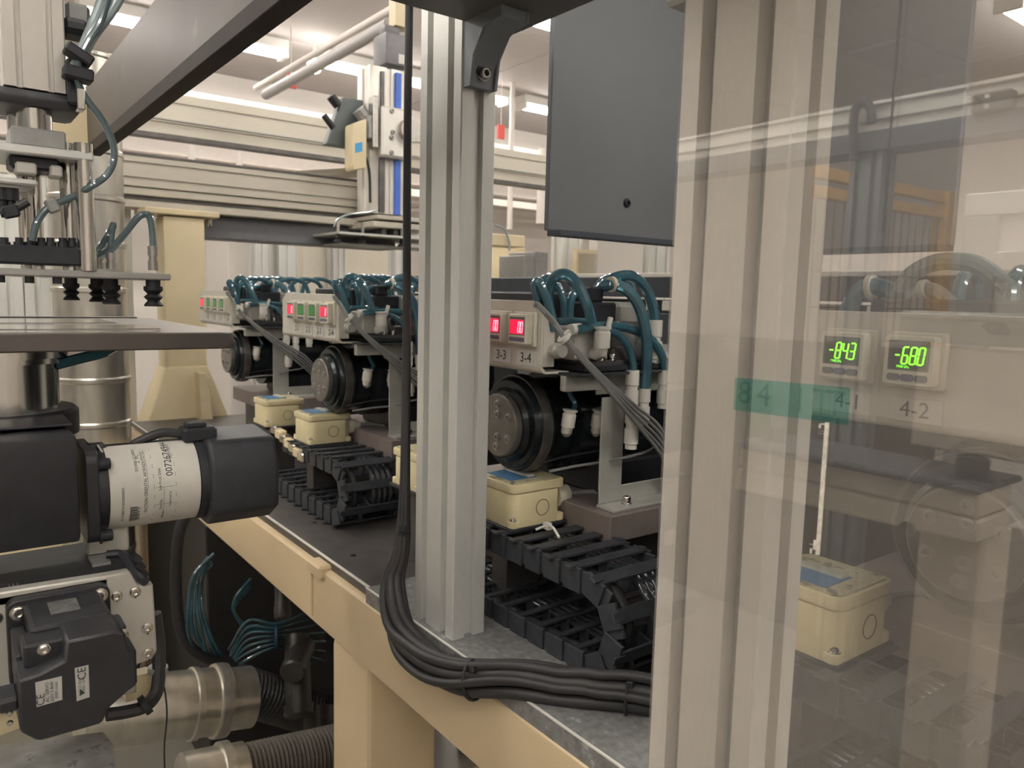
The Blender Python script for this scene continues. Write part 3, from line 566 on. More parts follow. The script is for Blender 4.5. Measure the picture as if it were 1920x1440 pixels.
    qb(1157, 566, 1216, 612, 'filter_cap', mat('smoky_plastic', (0.40, 0.39, 0.35), 0.25, 0, 0.05, coat=0.5), 0.0, 0.06, 0.008); qb(1216, 640, 1243, 690, 'block', LGREY, 0.02, 0.05)
    for a0 in (1128, 1148): bolt(v, Q(a0, 676, 0.022), (0, 0, 1), 0.0045, 0.01, CHROME, 'screw')
    for k in range(4):
        c_ = Q(1030 + 12 * (k % 2), 656 - 0 * k, -0.01 - 0.06 * k); MB().lathe(c_ + Vector((-0.01, 0, 0)), (1, 0, 0), [(0, 0.011), (0.03, 0.011), (0.032, 0.009), (0.04, 0.009)], 14).build('silencer', LGREY, v)
    T = lambda pts, r_=0.0078, m=TUBE: MB().tube(pts, r_, 10, 7).build('air_tube', m, v)
    # the big elbow with its looping tube
    e1 = elbow(v, Q(1112, 662, 0.018), (1, -0.1, -0.1), (0.02, -0.02, 1), s=1.12)
    T([Q(1110, 606, 0.038), Q(1100, 570, 0.036), Q(1086, 538, 0.03), Q(1070, 519, 0.022), Q(1054, 514, 0.012), Q(1038, 522, 0.0), Q(1030, 545, -0.01), Q(1030, 570, -0.02)])
    T([Q(1008, 560, -0.02), Q(1003, 535, -0.02), Q(1012, 530, -0.012), Q(1024, 556, -0.005), Q(1034, 592, 0.0), Q(1038, 620, 0.0)], 0.0068)
    T([Q(1040, 540, -0.03), Q(1048, 538, -0.025), Q(1056, 560, -0.02), Q(1058, 590, -0.02), Q(1056, 615, -0.02)], 0.0058)
    T([Q(1092, 545, -0.02), Q(1076, 552, -0.015), Q(1069, 570, -0.015), Q(1068, 600, -0.015)], 0.0066)
    for q_ in range(3):
        T([Q(1005, 590, -0.07 - 0.07 * q_), Q(1008, 548, -0.075 - 0.07 * q_), Q(1022, 523, -0.08 - 0.07 * q_), Q(1052, 517, -0.09 - 0.07 * q_), Q(1076, 535, -0.10 - 0.07 * q_), Q(1084, 575, -0.105 - 0.07 * q_)], 0.0068)
        T([Q(1110, 575, -0.06 - 0.08 * q_), Q(1122, 535, -0.06 - 0.08 * q_), Q(1150, 520, -0.07 - 0.08 * q_), Q(1180, 535, -0.08 - 0.08 * q_), Q(1192, 580, -0.08 - 0.08 * q_)], 0.0068)
    if NO != 1:
        straight(v, Q(1228, 600, 0.02), (0, 0, -1), 2, 1.15)
        T([Q(1228, 606, 0.02), Q(1224, 575, 0.02), Q(1210, 540, 0.018), Q(1186, 519, 0.014), Q(1160, 519, 0.005), Q(1138, 530, -0.008), Q(1118, 548, -0.03)], 0.0085)
    T([Q(1208, 735, 0.032), Q(1211, 690, 0.036), Q(1212, 640, 0.038), Q(1204, 592, 0.036), Q(1190, 560, 0.032), Q(1170, 540, 0.025), Q(1150, 534, 0.015), Q(1132, 536, 0.0)], 0.0088)
    tie(v, Q(1147, 533, 0.014), (0, 1, 0.15), 0.0115, IVORY, 'tube_collar')
    T([Q(1136, 619, 0.03), Q(1158, 627, 0.032), Q(1177, 650, 0.034), Q(1186, 678, 0.034), Q(1188, 700, 0.034)], 0.0058)
    T([Q(1086, 618, 0.03), Q(1130, 610, 0.022), Q(1180, 616, 0.022), Q(1220, 636, 0.03), Q(1240, 665, 0.034), Q(1248, 700, 0.034)], 0.0068)
    T([Q(1045, 601, 0.0), Q(1075, 600, 0.005), Q(1110, 603, 0.008)], 0.0042)
    straight(v, Q(1070, 618, 0.02), (0, 1, 0.05), 1, 0.8)
    straight(v, Q(1186, 694, 0.034), (0, 0, -1), 2, 1.0); straight(v, Q(1208, 728, 0.032), (0, 0, -1), 2, 0.95); straight(v, Q(1186, 765, 0.03), (0, 0, -1), 2, 1.05); straight(v, Q(1246, 694, 0.034), (0, 0, -1), 2, 1.0)
    if NO == 4:
        Z4 = lambda a_, b_, y_=0.79: at(a_, b_, Y=y_)
        T([Z4(1592, 590), Z4(1600, 560), Z4(1618, 541), Z4(1640, 537), Z4(1668, 545), Z4(1690, 562), Z4(1700, 600)], 0.0095)
        tie(v, Z4(1634, 538), (1, 0, 0.1), 0.0125, IVORY, 'tube_collar')
        T([Z4(1680, 570), Z4(1690, 540), Z4(1712, 512), Z4(1748, 494), Z4(1790, 490), Z4(1840, 500), Z4(1890, 540)], 0.0085, TUBEC)
        T([Z4(1700, 580), Z4(1712, 553), Z4(1735, 543), Z4(1760, 550), Z4(1792, 580)], 0.0075, TUBEC)
        tie(v, Z4(1733, 544), (1, 0, 0.2), 0.0105, IVORY, 'tube_collar')
        MB().box(Z4(1640, 570).x, Z4(1662, 570).x, 0.80, 0.83, Z4(1640, 578).z, Z4(1640, 556).z).build('pale_block', TAG, v, 0.002)
    MB().box(XR + 0.003, XR + 0.03, 0.985, 1.06, 1.24, 1.262).build('fitting_bracket', BRACK, v, 0.001)
    MB().obox(Q(1141, 611, 0.034), (0, 0.3, 1), (1, 0, 0), (0, 1, -0.3), 0.013, 0.003, 0.0035).build('tube_clip', WHITEP, v, 0.001)
    # signal wires from the gauges
    c_ = thing('signal_wires', 'grey signal wires hanging from the gauge panel %s' % d, 'wires', (XR, 0.9, 1.2), 'signal wire bundles')
    for q_ in range(5):
        f = (q_ - 2); rs = R.uniform(-1, 1)
        MB().tube([(XR - 0.035, 0.700, 1.385), Q(1008, 571 + f, 0.004), Q(1024, 588 + f * 1.5, 0.014), Q(1040, 606 + f * 1.8, 0.03), Q(1058, 632 + f * 1.8, 0.042), Q(1084, 663 + f * 2.2, 0.052), Q(1115, 698 + f * 3 + rs, 0.058), Q(1152, 738 + f * 5 + 2 * rs, 0.06), Q(1192, 780 + f * 8 + 3 * rs, 0.055), Q(1238, 826 + f * 12, 0.045), Q(1262, 880 + f * 9, 0.03), Q(1258, 930, 0.01)], 0.0029, 6, 5).build('wire', GCABLE, c_, sharp=80)
    tie(c_, Q(1058, 632, 0.042), (0.3, 1, -0.8), 0.0105, TAPE, 'cable_tie')
    MB().tube([Q(1058, 626, 0.048), Q(1066, 620, 0.05), Q(1070, 628, 0.05)], 0.0015, 6).build('tie_tail', TAPE, c_)

# dark back rail with pale cut-outs, seen over the panels
t = thing('back_rail', 'dark horizontal rail with pale blocks running behind all the manifolds', 'rail', (-1.4, 1.34, 1.37))
MB().box(-3.0, 0.2, 1.33, 1.36, 1.405, 1.452).build('rail', mat('dark_navy_rail', (0.035, 0.04, 0.05), 0.45, 0.1, 0.1), t, 0.002)
MB().box(-2.5, 0.2, 1.36, 1.40, 1.34, 1.40).build('lower_rail', mat('dark_navy_rail', (0.035, 0.04, 0.05)), t, 0.002)
MB().box(-3.0, 0.3, 1.29, 1.31, 0.9, 1.37).build('rear_shade_sheet', mat('rear_shade_dark', (0.05, 0.055, 0.06), 0.5, 0, 0.1), t, 0.002)  # added dark sheet that paints the unlit interior behind the stations
for px, w_ in ((1035, 10), (1100, 26), (1215, 16), (1245, 16), (625, 24), (1630, 14), (1700, 20)):
    a, b_ = at(px, 555, Y=1.325), at(px + w_, 555, Y=1.325); MB().box(a.x, b_.x, 1.318, 1.33, 1.375, 1.398).build('pale_block', PANEL, t, 0.002)
MB().box(at(1088, 520, Y=1.5).x, 0.2, 1.48, 1.5, at(1150, 533, Y=1.5).z, at(1150, 513, Y=1.5).z).build('pale_rail', PANEL, t, 0.002)

# ---------------------------------------------------------------- junction boxes
def jbox(x1, y0, z0, lab, gland=True, blue=True, tray=True):
    x0 = x1 - 0.10; y1 = y0 + 0.105
    t = thing('junction_box', lab, 'junction box', ((x0 + x1) / 2, (y0 + y1) / 2, z0), 'cream junction boxes on the cable chains')
    c = 0.017
    body = [(x0, y0 + c), (x0 + c, y0), (x1 - c, y0), (x1 - c * 0.55, y0 + c * 0.15), (x1 - c * 0.15, y0 + c * 0.55), (x1, y0 + c), (x1, y1 - c), (x1 - c, y1), (x0 + c, y1), (x0, y1 - c)]
    bd = MB().prism(body, 'z', z0, z0 + 0.053).build('body', JBOX, t, 0.002, seg=2)
    foot = MB()
    for cx, cy in ((x1 - 0.009, y0 + 0.009), (x0 + 0.009, y0 + 0.009), (x1 - 0.009, y1 - 0.009)): foot.prism(rrect(cx - 0.009, cx + 0.009, cy - 0.009, cy + 0.009, 0.006), 'z', z0, z0 + 0.011)
    foot.build('mount_foot', JBOX, t, 0.001)
    ld = MB().prism(rrect(x0 - 0.0005, x1 + 0.0005, y0 - 0.0005, y1 + 0.0005, 0.012), 'z', z0 + 0.054, z0 + 0.067).build('lid', JBOX, t, 0.002, seg=2)
    MB().prism(rrect(x0 + 0.004, x1 - 0.004, y0 + 0.004, y1 - 0.004, 0.01), 'z', z0 + 0.067, z0 + 0.0685).build('lid_top', JLID, ld, 0.001)
    if blue: MB().box(x0 + 0.01, x1 - 0.025, y0 + 0.015, y0 + 0.065, z0 + 0.0685, z0 + 0.0692).build('blue_label', BLUEL, ld)
    MB().box(x0 + 0.012, x1 - 0.028, y0 + 0.050, y0 + 0.064, z0 + 0.0685, z0 + 0.0722).build('name_plate', mat('grimy_name_plate', (0.42, 0.42, 0.36), 0.5, 0, 0.2, 60), ld, 0.0008)
    n = 28; yc, zc_ = (y0 + y1) / 2 + 0.006, z0 + 0.027
    for cx_, fn in ((x1, lambda a, b: (x1 + 0.0004, yc + a, zc_ + b)),):
        ring = [fn(0.0125 * math.cos(2 * math.pi * k / n), 0.0125 * math.sin(2 * math.pi * k / n)) for k in range(n + 1)]
        MB().sweep(ring, 0.0006, 5).build('knockout_ring', mat('knockout_shadow', (0.12, 0.10, 0.06), 0.6, 0, 0), bd)
    MB().lathe((x1 - 0.008, y0 + 0.008, z0 + 0.011), (0, 0, 1), [(0, 0.0075), (0.001, 0.0075), (0.001, 0.0055), (0.0045, 0.005), (0.006, 0.003)], 14).build('screw', CHROME, t)
    if gland:
        MB().lathe((x1 - 0.03, y1, z0 + 0.032), (0, 1, 0), [(0, 0.02), (0.012, 0.02), (0.014, 0.017), (0.026, 0.016), (0.028, 0.008), (0.034, 0.007)], 14).build('cable_gland', IVORY, t)
        MB().tube([(x1 - 0.03, y1 + 0.03, z0 + 0.032), (x1 - 0.01, y1 + 0.08, z0 + 0.03), (x1 + 0.04, y1 + 0.14, z0 + 0.012), (x1 + 0.05, y1 + 0.16, z0 + 0.005)], 0.0048, 8).build('cable', GCABLE, t)
    if tray: MB().box(x0 - 0.003, x1 + 0.003, y0 - 0.003, y1 + 0.003, z0 - 0.006, z0).build('tray', BLACKP, t, 0.001)
    MB().box(x0 + 0.01, x0 + 0.05, y0 + 0.03, y1 - 0.01, 0.9, z0 - 0.006).build('stand', DSTEEL, t)
jbox(-0.373, 0.684, 1.05, 'cream junction box behind the clear guard pane, closest to the camera')
jbox(-0.893, 0.681, 1.05, 'cream junction box with blue label and a white tie below, right of the slim post')
jbox(-1.150, 0.668, 1.05, 'cream junction box half hidden by the black cables of the slim post', blue=False, gland=False)
jbox(-1.650, 0.672, 1.05, 'cream junction box left of the slim post, knock-out ring in full view')
jbox(-1.925, 0.668, 1.05, 'cream junction box farthest back, behind another cream box', gland=False)

# ---------------------------------------------------------------- cable chains
def chain(xc, xs_top, xs_bot, lab, ztop=1.046, zbot=0.902, y0=0.663, y1=0.80):
    hl = 0.034; r = (ztop - zbot) / 2 - hl / 2; zc_ = (ztop + zbot) / 2
    t = thing('cable_chain', lab, 'cable chain', (xc, (y0 + y1) / 2, zbot), 'cable chains on the machine table')
    path = []
    L1, L2, L3 = xc - xs_top, math.pi * r, xc - xs_bot; tot = L1 + L2 + L3; pitch = 0.042
    def pt(s_):
        if s_ < L1: return Vector((xs_top + s_, 0, zc_ + r)), Vector((1, 0, 0))
        if s_ < L1 + L2:
            a = (s_ - L1) / r; return Vector((xc + r * math.sin(a), 0, zc_ + r * math.cos(a))), Vector((math.cos(a), 0, -math.sin(a)))
        return Vector((xc - (s_ - L1 - L2), 0, zc_ - r)), Vector((-1, 0, 0))
    me = None; n = int(tot / pitch)
    ym = (y0 + y1) / 2; hw = (y1 - y0) / 2
    for k in range(n):
        p, d = pt((k + 0.5) * pitch)
        ang = math.atan2(-d.z, d.x)
        if me is None:
            m_ = MB()
            for sy in (-1, 1):
                m_.box(-0.018, 0.015, sy * hw - (0.005 if sy > 0 else 0), sy * hw + (0.005 if sy < 0 else 0), -hl / 2, hl / 2)
                yo = sy * (hw - 0.006); m_.box(0.004, 0.027, yo - 0.0025, yo + 0.0025, -hl / 2 + 0.003, hl / 2 - 0.003)
                m_.box(-0.006, 0.006, sy * hw - 0.009, sy * hw + 0.009 if sy < 0 else sy * hw, hl / 2 - 0.001, hl / 2 + 0.0025)
            m_.box(-0.0095, 0.0095, -hw + 0.002, hw - 0.002, hl / 2 - 0.003, hl / 2 + 0.001)
            m_.box(-0.005, 0.005, -hw + 0.002, hw - 0.002, -hl / 2, -hl / 2 + 0.004)
            m_.box(-0.009, 0.009, -0.012, -0.009, -hl / 2 + 0.004, hl / 2 - 0.003)
            o = m_.build('chain_link', CHAIN, t, 0.0006); me = o.data
            c0 = o.location.copy()
            off = t.location
            me.transform(Matrix.Translation(off))
        else:
            o = bpy.data.objects.new('chain_link', me); COL.objects.link(o); o.parent = t
        o.location = Vector((p.x, ym, p.z)) - t.location; o.rotation_euler = (0, ang, 0)
    for q, (yy, rr) in enumerate(((y0 + 0.075, 0.0058), (y0 + 0.088, 0.0058), (y0 + 0.101, 0.0058), (y0 + 0.115, 0.0058), (y0 + 0.03, 0.008))):
        pts = [pt(tot * i / 40)[0] + Vector((0, yy, 0)) for i in range(41)]
        MB().sweep(pts, rr, 8).build('hose', RUBBER if q > 3 else mat('dark_glossy_hose', (0.05, 0.055, 0.065), 0.15, 0, 0.1, coat=0.5), t, sharp=80)
    return t
chain(-0.712, -1.05, -1.12, 'black cable chain bending beside the wide post, right of the slim post')
chain(-1.512, -1.80, -1.94, 'black cable chain bending over the table left of the slim post')
chain(-0.185, -0.52, -0.6, 'black cable chain under the box behind the clear guard pane')
z_ = at(1026, 992, Z=1.052)
t = MB(); t.tube([z_ + Vector((-0.012, -0.012, -0.002)), z_ + Vector((-0.002, -0.004, 0.004)), z_ + Vector((0.012, 0.0, 0.006)), z_ + Vector((0.034, -0.005, -0.003))], 0.002); t.obox(z_ + Vector((0, 0, 0.005)), (1, 0, 0), (0, 1, 0), (0, 0, 1), 0.006, 0.004, 0.005)
tag(t.build('cable_tie', TAPE), 'white cable tie end poking out of the cable chain below a cream box', 'cable tie')
t = thing('terminal_strip', 'shiny small terminal strip on the table edge of the far cable chain', 'terminal strip', at(535, 835, Y=0.66))
for k in range(7):
    p = at(512 + 8.5 * k, 806 + 8.6 * k, Y=0.655); MB().box(p.x - 0.022, p.x + 0.012, p.y, p.y + 0.02, p.z - 0.012, p.z + 0.010).build('terminal', CREAM if k % 2 else CHROME, t, 0.003)
# ---------------------------------------------------------------- left machine: turntable, motor, servo
def Yx(px, py, X): return at(px, py, X=X).y
def Zx(px, py, X): return at(px, py, X=X).z
XT = -0.914
t = thing('turntable_plate', 'thick dark steel plate with shiny inlays under the suction cups', 'plate', (-1.1, 0.1, 1.33))
MB().prism([(-0.914, -0.12), (-0.914, 0.270), (-0.922, 0.283), (-1.36, 0.283), (-1.36, -0.12)], 'z', 1.3305, 1.3495).build('plate', mat('brown_grey_plate', (0.15, 0.13, 0.12), 0.3, 0.4, 0.06, 20), t, 0.0015)
INL = mat('polished_inlay', (0.5, 0.47, 0.44), 0.08, 0.9, 0.03)
for x0, x1, y0, y1 in ((-0.96, -0.93, -0.1, 0.20), (-1.10, -1.0, -0.1, 0.22), (-1.3, -1.16, -0.1, 0.2)): MB().box(x0, x1, y0, y1, 1.3495, 1.3503).build('inlay', INL, t)
MB().box(-1.36, -1.34, -0.1, 0.26, 1.3495, 1.3515).build('edge_rail', DSTEEL, t)
# spindle column with collar
XC = -1.0; yc = Yx(103, 700, XC) - 0.052
t = thing('spindle_column', 'polished spindle column between the dark plate and the black gearbox', 'column', (XC, yc, 1.25))
MB().lathe((XC, yc, 1.255), (0, 0, 1), [(0, 0.056), (0.06, 0.056), (0.06, 0.062), (0.066, 0.062), (0.066, 0.066), (0.075, 0.066)], 48).build('spindle', CHROME, t)
MB().tube([at(104, 684, X=-0.98), at(150, 672, X=-0.98), at(190, 662, X=-0.98), at(215, 650, X=-0.98)], 0.006).build('air_tube', TUBE, t)
# gearbox and motor (axis along Y)
XM, ZM = -0.885, 1.190
yr = Yx(190, 900, -0.83)
t = thing('gear_motor', 'black gear motor with a printed paper label and a hexagonal black end cap', 'motor', (XM, 0.1, ZM - 0.06))
MB().box(-0.945, -0.828, -0.16, Yx(148, 900, -0.828), Zx(80, 1028, -0.828), Zx(80, 822, -0.828)).build('gearbox', BLACK, t, 0.005, seg=2)
MB().box(-1.05, -0.87, -0.16, Yx(128, 780, -0.9), Zx(80, 800, -0.88), 1.262).build('gearbox_top', BLACK, t, 0.006, seg=2)
MB().lathe((XC, yc, 1.235), (0, 0, 1), [(0, 0.074), (0.025, 0.074), (0.029, 0.07)], 40).build('collar', BLACK, t)
ya, yb, yc2, yd = Yx(188, 905, XM), Yx(356, 890, XM), Yx(372, 890, XM), Yx(497, 880, XM)
MB().prism([(XM + a, ZM + b) for a, b in rrect(-0.047, 0.047, -0.047, 0.047, 0.012)], 'y', Yx(148, 900, XM), Yx(172, 900, XM)).build('flange', BLACK, t, 0.001)
MB().lathe((XM, Yx(165, 900, XM), ZM), (0, 1, 0), [(0, 0.0445), (yc2 - Yx(165, 900, XM), 0.0445)], 48).build('housing', BLACK, t)
lb = MB(); n = 40; y0l, y1l = ya + 0.002, yb
for k in range(n + 1):
    a = math.radians(-92 + 172 * k / n)
    for yy in (y0l, y1l): lb.v.append(Vector((XM + 0.0449 * math.cos(a), yy, ZM + 0.0449 * math.sin(a))))
lb.f = [(2 * k, 2 * k + 1, 2 * k + 3, 2 * k + 2) for k in range(n)]
lb = lb.build('paper_label', LABELW, t)
def wrap_text(parent, s, size, y, a0, m=INK, name='label_text', sx=1.0):
    c = bpy.data.curves.new('tmp', 'FONT'); c.body = s; c.size = size; c.align_x = 'LEFT'; c.align_y = 'CENTER'; c.resolution_u = 3
    o = bpy.data.objects.new('tmp', c); me = bpy.data.meshes.new_from_object(o); bpy.data.objects.remove(o)
    r = 0.0451; mb_ = MB()
    for v in me.vertices:
        a = math.radians(a0) + v.co.x * sx / r; mb_.v.append(Vector((XM + r * math.cos(a), y - v.co.y, ZM + r * math.sin(a))))
    mb_.f = [tuple(p.vertices) for p in me.polygons]
    return mb_.build(name, m, parent)
L_ = y1l - y0l
def ly(px): return Yx(px, 900, XM + 0.043)
wrap_text(lb, '0072674944', 0.0098, ly(319), 18, sx=0.95)
wrap_text(lb, 'FACTION ORIENTAL AKWADUTDTO', 0.0046, ly(273), -30, sx=0.9)
wrap_text(lb, '202001108', 0.0045, ly(203), 16); wrap_text(lb, '2023004 CT 2007A', 0.0036, ly(258), 28); wrap_text(lb, '2  PC', 0.005, ly(263), 40)
wrap_text(lb, 'BAT019827-01.00229000003', 0.0034, ly(230), -42); wrap_text(lb, 'Sub Prod. Date', 0.0038, ly(300), 0); wrap_text(lb, 'Port No.', 0.0036, ly(301), -28)
wrap_text(lb, 'Inspected by', 0.0034, ly(318), -24); wrap_text(lb, 'Qty pcs', 0.0034, ly(306), -46); wrap_text(lb, '000 0 No.01', 0.0042, ly(325), 42)
def wrap_bar(parent, y0, y1, a0, a1, m, name):
    q = MB(); r = 0.0451; k_ = 8
    for k in range(k_ + 1):
        a = math.radians(a0 + (a1 - a0) * k / k_)
        for yy in (y0, y1): q.v.append(Vector((XM + r * math.cos(a), yy, ZM + r * math.sin(a))))
    q.f = [(2 * k, 2 * k + 1, 2 * k + 3, 2 * k + 2) for k in range(k_)]; return q.build(name, m, parent)
for px in (277, 288, 306, 329): wrap_bar(lb, ly(px), ly(px) + 0.0004, -50 if px != 277 else 5, 62 if px != 306 else 4, LINE, 'ruled_line')
for a in (4, -20): wrap_bar(lb, ly(291), ly(327), a, a + 0.5, LINE, 'ruled_line')
aa = -44
for k in range(16):
    w_ = (1.1, 0.5, 1.6, 0.6, 0.9)[k % 5]; wrap_bar(lb, ly(243), ly(262) - (0.002 if k % 3 == 0 else 0), aa, aa + w_, INK, 'barcode_bar'); aa += w_ + (0.6, 0.9, 0.5)[k % 3]
cp = [(XM + a, ZM + b) for a, b in ((-0.05, -0.03), (-0.036, -0.0505), (0.022, -0.0505), (0.048, -0.034), (0.050, 0.016), (0.036, 0.045), (-0.03, 0.05), (-0.05, 0.03))]
MB().prism(cp, 'y', yc2, yd).build('end_cap', BLACKP, t, 0.006, seg=3)
MB().lathe((XM, yb + 0.001, ZM), (0, 1, 0), [(0, 0.0465), (yc2 - yb, 0.0465)], 40).build('ring', BLACKP, t)
z_ = ZM + 0.047
MB().box(XM - 0.008, XM + 0.02, Yx(335, 790, XM), Yx(398, 790, XM), z_ - 0.005, z_ + 0.011).build('connector', BLACKP, t, 0.003)
MB().box(XM - 0.004, XM + 0.016, Yx(345, 790, XM), Yx(380, 790, XM), z_ + 0.011, z_ + 0.016).build('connector_clip', BLACKP, t, 0.001)
MB().tube([(XM + 0.006, Yx(336, 790, XM), z_ + 0.004), (XM + 0.004, Yx(300, 790, XM), z_ + 0.006), (XM, Yx(260, 800, XM), z_ - 0.002), (XM - 0.01, Yx(235, 815, XM), z_ - 0.014)], 0.005, 10).build('cable', CABLE, t)
MB().box(XM - 0.01, XM + 0.012, Yx(155, 820, XM), Yx(200, 820, XM), z_ - 0.012, z_ + 0.0).build('cable_clamp', BLACKP, t, 0.004)
MB().tube([(XM + 0.012, Yx(178, 820, XM), z_), (XM + 0.018, Yx(188, 828, XM), z_ - 0.010), (XM + 0.02, Yx(192, 836, XM), z_ - 0.018)], 0.002, 6).build('wire', CHROME, t)
for yy, zz_ in ((160, 0.032), (160, -0.042)): bolt(t, (XM + 0.036, Yx(172, 900, XM), ZM + zz_), (0, 1, 0), 0.006, 0.012, BLACKP)
# carriage below: dark way cover, silver side plate
XS = -0.80
t = thing('slide_bracket', 'silver bracket plate with four socket screws holding the black servo motor', 'bracket', (XS, 0.05, 1.02))
pp = [(-40, 1118), (200, 1080), (244, 1072), (258, 1096), (287, 1094), (295, 1222), (285, 1237), (256, 1247), (256, 1300), (-40, 1345)]
MB().prism([(p.y, p.z) for p in (at(a, b, X=XS) for a, b in pp)], 'x', XS - 0.014, XS).build('plate', mat('anodised_plate', (0.52, 0.50, 0.45), 0.45, 0.3, 0.08, 60, spots=((0.22, 0.2, 0.17), 60, 0.66)), t, 0.0015)
for a, b in ((218, 1118), (253, 1110), (276, 1177), (277, 1225), (-8, 1160)): bolt(t, at(a, b, X=XS), (1, 0, 0), 0.0045, 0.002, CHROME, 'socket_screw')
for a, b in ((219, 1127), (254, 1120), (277, 1188), (280, 1237)): MB().lathe(at(a, b, X=XS), (1, 0, 0), [(0, 0.001), (0.0004, 0.001)], 8).build('dot_mark', INK, t)
zt = at(120, 1095, X=XS).z
MB().prism([(-0.80, -0.12), (-0.80, Yx(200, 1085, XS)), (-0.805, Yx(246, 1075, XS)), (-0.93, Yx(240, 1060, XS) + 0.01), (-0.93, -0.12)], 'z', zt - 0.01, zt - 0.002).build('way_cover', mat('oily_way_cover', (0.012, 0.012, 0.015), 0.5, 0.0, 0.3, 20, spots=((0.07, 0.07, 0.07), 26, 0.62)), t, 0.001)
for a in (20, 28, 36): MB().box(-0.83, -0.802, Yx(a, 1100, XS), Yx(a + 2, 1100, XS), zt - 0.002, zt - 0.0012).build('score_line', LINE, t)
MB().box(-0.87, -0.84, Yx(186, 1072, XS), Yx(222, 1065, XS), zt - 0.002, zt + 0.001).build('label_patch', GREY, t)
MB().box(-0.90, -0.87, Yx(160, 1000, -0.88), Yx(238, 990, -0.88), zt, Zx(200, 985, -0.88)).build('upright_block', mat('anodised_plate', (0.52, 0.50, 0.45)), t, 0.002)
MB().tube([at(200, 1040, X=-0.84), at(228, 1040, X=-0.835), at(248, 1065, X=-0.81), at(262, 1082, X=-0.80), at(274, 1092, X=-0.80)], 0.0045, 8).build('cable', BLACKP, t)
for k in range(3): MB().obox(at(256 + 6 * k, 1046 + 14 * k, X=-0.805), (0, 1, -1), (1, 0, 0), (0, 1, 1), 0.004, 0.006, 0.003).build('cable_clip', RUBBER, t)
for dx in (0, 0.008): MB().tube([at(290, 1150, X=-0.81 - dx), at(297, 1200, X=-0.81 - dx), at(298, 1260, X=-0.80), at(292, 1300, X=-0.79), at(270, 1325, X=-0.78), at(235, 1335, X=-0.78), at(200, 1340, X=-0.78)], 0.0065, 8).build('cable', CABLE, t)
tie(t, at(296, 1255, X=-0.805), (0, 0.1, 1), 0.0095, GREY); tie(t, at(272, 1322, X=-0.78), (0, 1, 0.5), 0.010, RUBBER)
MB().prism([(p.y, p.z) for p in (at(a, b, X=XS - 0.012) for a, b in ((236, 1272), (284, 1262), (284, 1304), (236, 1318)))], 'x', XS - 0.03, XS - 0.012).build('cream_block', CREAM, t, 0.001)
MB().prism([(p.y, p.z) for p in (at(a, b, X=XS - 0.012) for a, b in ((-40, 1340), (60, 1330), (70, 1355), (-40, 1395)))], 'x', XS - 0.03, XS - 0.012).build('cream_block', CREAM, t, 0.001)
MB().tube([at(300, 1280, X=-0.80), at(308, 1290, X=-0.80), at(313, 1340, X=-0.80), at(308, 1400, X=-0.80), at(309, 1450, X=-0.80)], 0.0009, 5).build('loose_wire', INK, t)
# servo motor
t = thing('servo_motor', 'square black servo motor with two white stickers on its end face', 'motor', (-0.74, 0.05, 1.0))
y0, y1 = Yx(9, 1119, -0.795), Yx(203, 1095, -0.795); z1 = Zx(203, 1090, -0.795); z0 = z1 - (y1 - y0)
SB = mat('servo_black', (0.026, 0.026, 0.029), 0.42, 0.1, 0.15, 70)
MB().prism(rrect(y0, y1, z0, z1, 0.008), 'x', -0.80, -0.786).build('flange', SB, t, 0.001)
for yy, zz_ in ((y0 + 0.009, z1 - 0.011), (y1 - 0.009, z1 - 0.009)): bolt(t, (-0.786, yy, zz_), (1, 0, 0), 0.0055, 0.003, CHROME, 'socket_screw')
MB().box(-0.79, -0.722, y0 + 0.013, y1 - 0.009, z0 + 0.004, z1 - 0.003).build('body', SB, t, 0.003)
MB().box(-0.775, -0.745, y0 + 0.030, y1 - 0.030, z1 - 0.003, z1 - 0.0024).build('rating_plate', mat('dull_plate', (0.17, 0.17, 0.165), 0.45, 0.3, 0.35, 160), t)
MB().box(-0.785, -0.72, y0 + 0.002, y0 + 0.014, z0 + 0.02, z1 - 0.022).build('side_rib', SB, t, 0.002)
yA, yB = Yx(32, 1260, -0.682), Yx(257, 1250, -0.682); zA, zB = Zx(120, 1378, -0.682), Zx(120, 1204, -0.682)
cap = [(yA, zA + 0.012), (yA + 0.012, zA), (yB - 0.028, zA), (yB - 0.022, zA + 0.012), (yB - 0.008, zA + 0.022), (yB, zA + 0.026), (yB, zB - 0.020), (yB - 0.006, zB - 0.018), (yB - 0.008, zB - 0.004), (yB - 0.016, zB), (yA + 0.034, zB), (yA + 0.032, zB - 0.016), (yA + 0.014, zB - 0.022), (yA, zB - 0.024)]
MB().prism(cap, 'x', -0.728, -0.682).build('end_cap', SB, t, 0.002)
MB().box(-0.73, -0.70, yA + 0.006, yB - 0.004, zB - 0.024, zB - 0.004).build('cap_step', SB, t, 0.002)
for yy, zz_ in ((yA + 0.020, zB - 0.010), (yB - 0.007, zB - 0.012)): bolt(t, (-0.70, yy, zz_), (1, 0, 0), 0.0038, 0.003, CHROME, 'screw')
MB().box(-0.72, -0.69, yA - 0.014, yA + 0.002, zA + 0.026, zB - 0.04).build('connector', SB, t, 0.003)
for k in range(2): MB().lathe((-0.69, yA - 0.006, zB - 0.052 - 0.008 * k), (1, 0, 0), [(0, 0.0025), (0.002, 0.002)], 10).build('pin_screw', CHROME, t)
xf = -0.6815
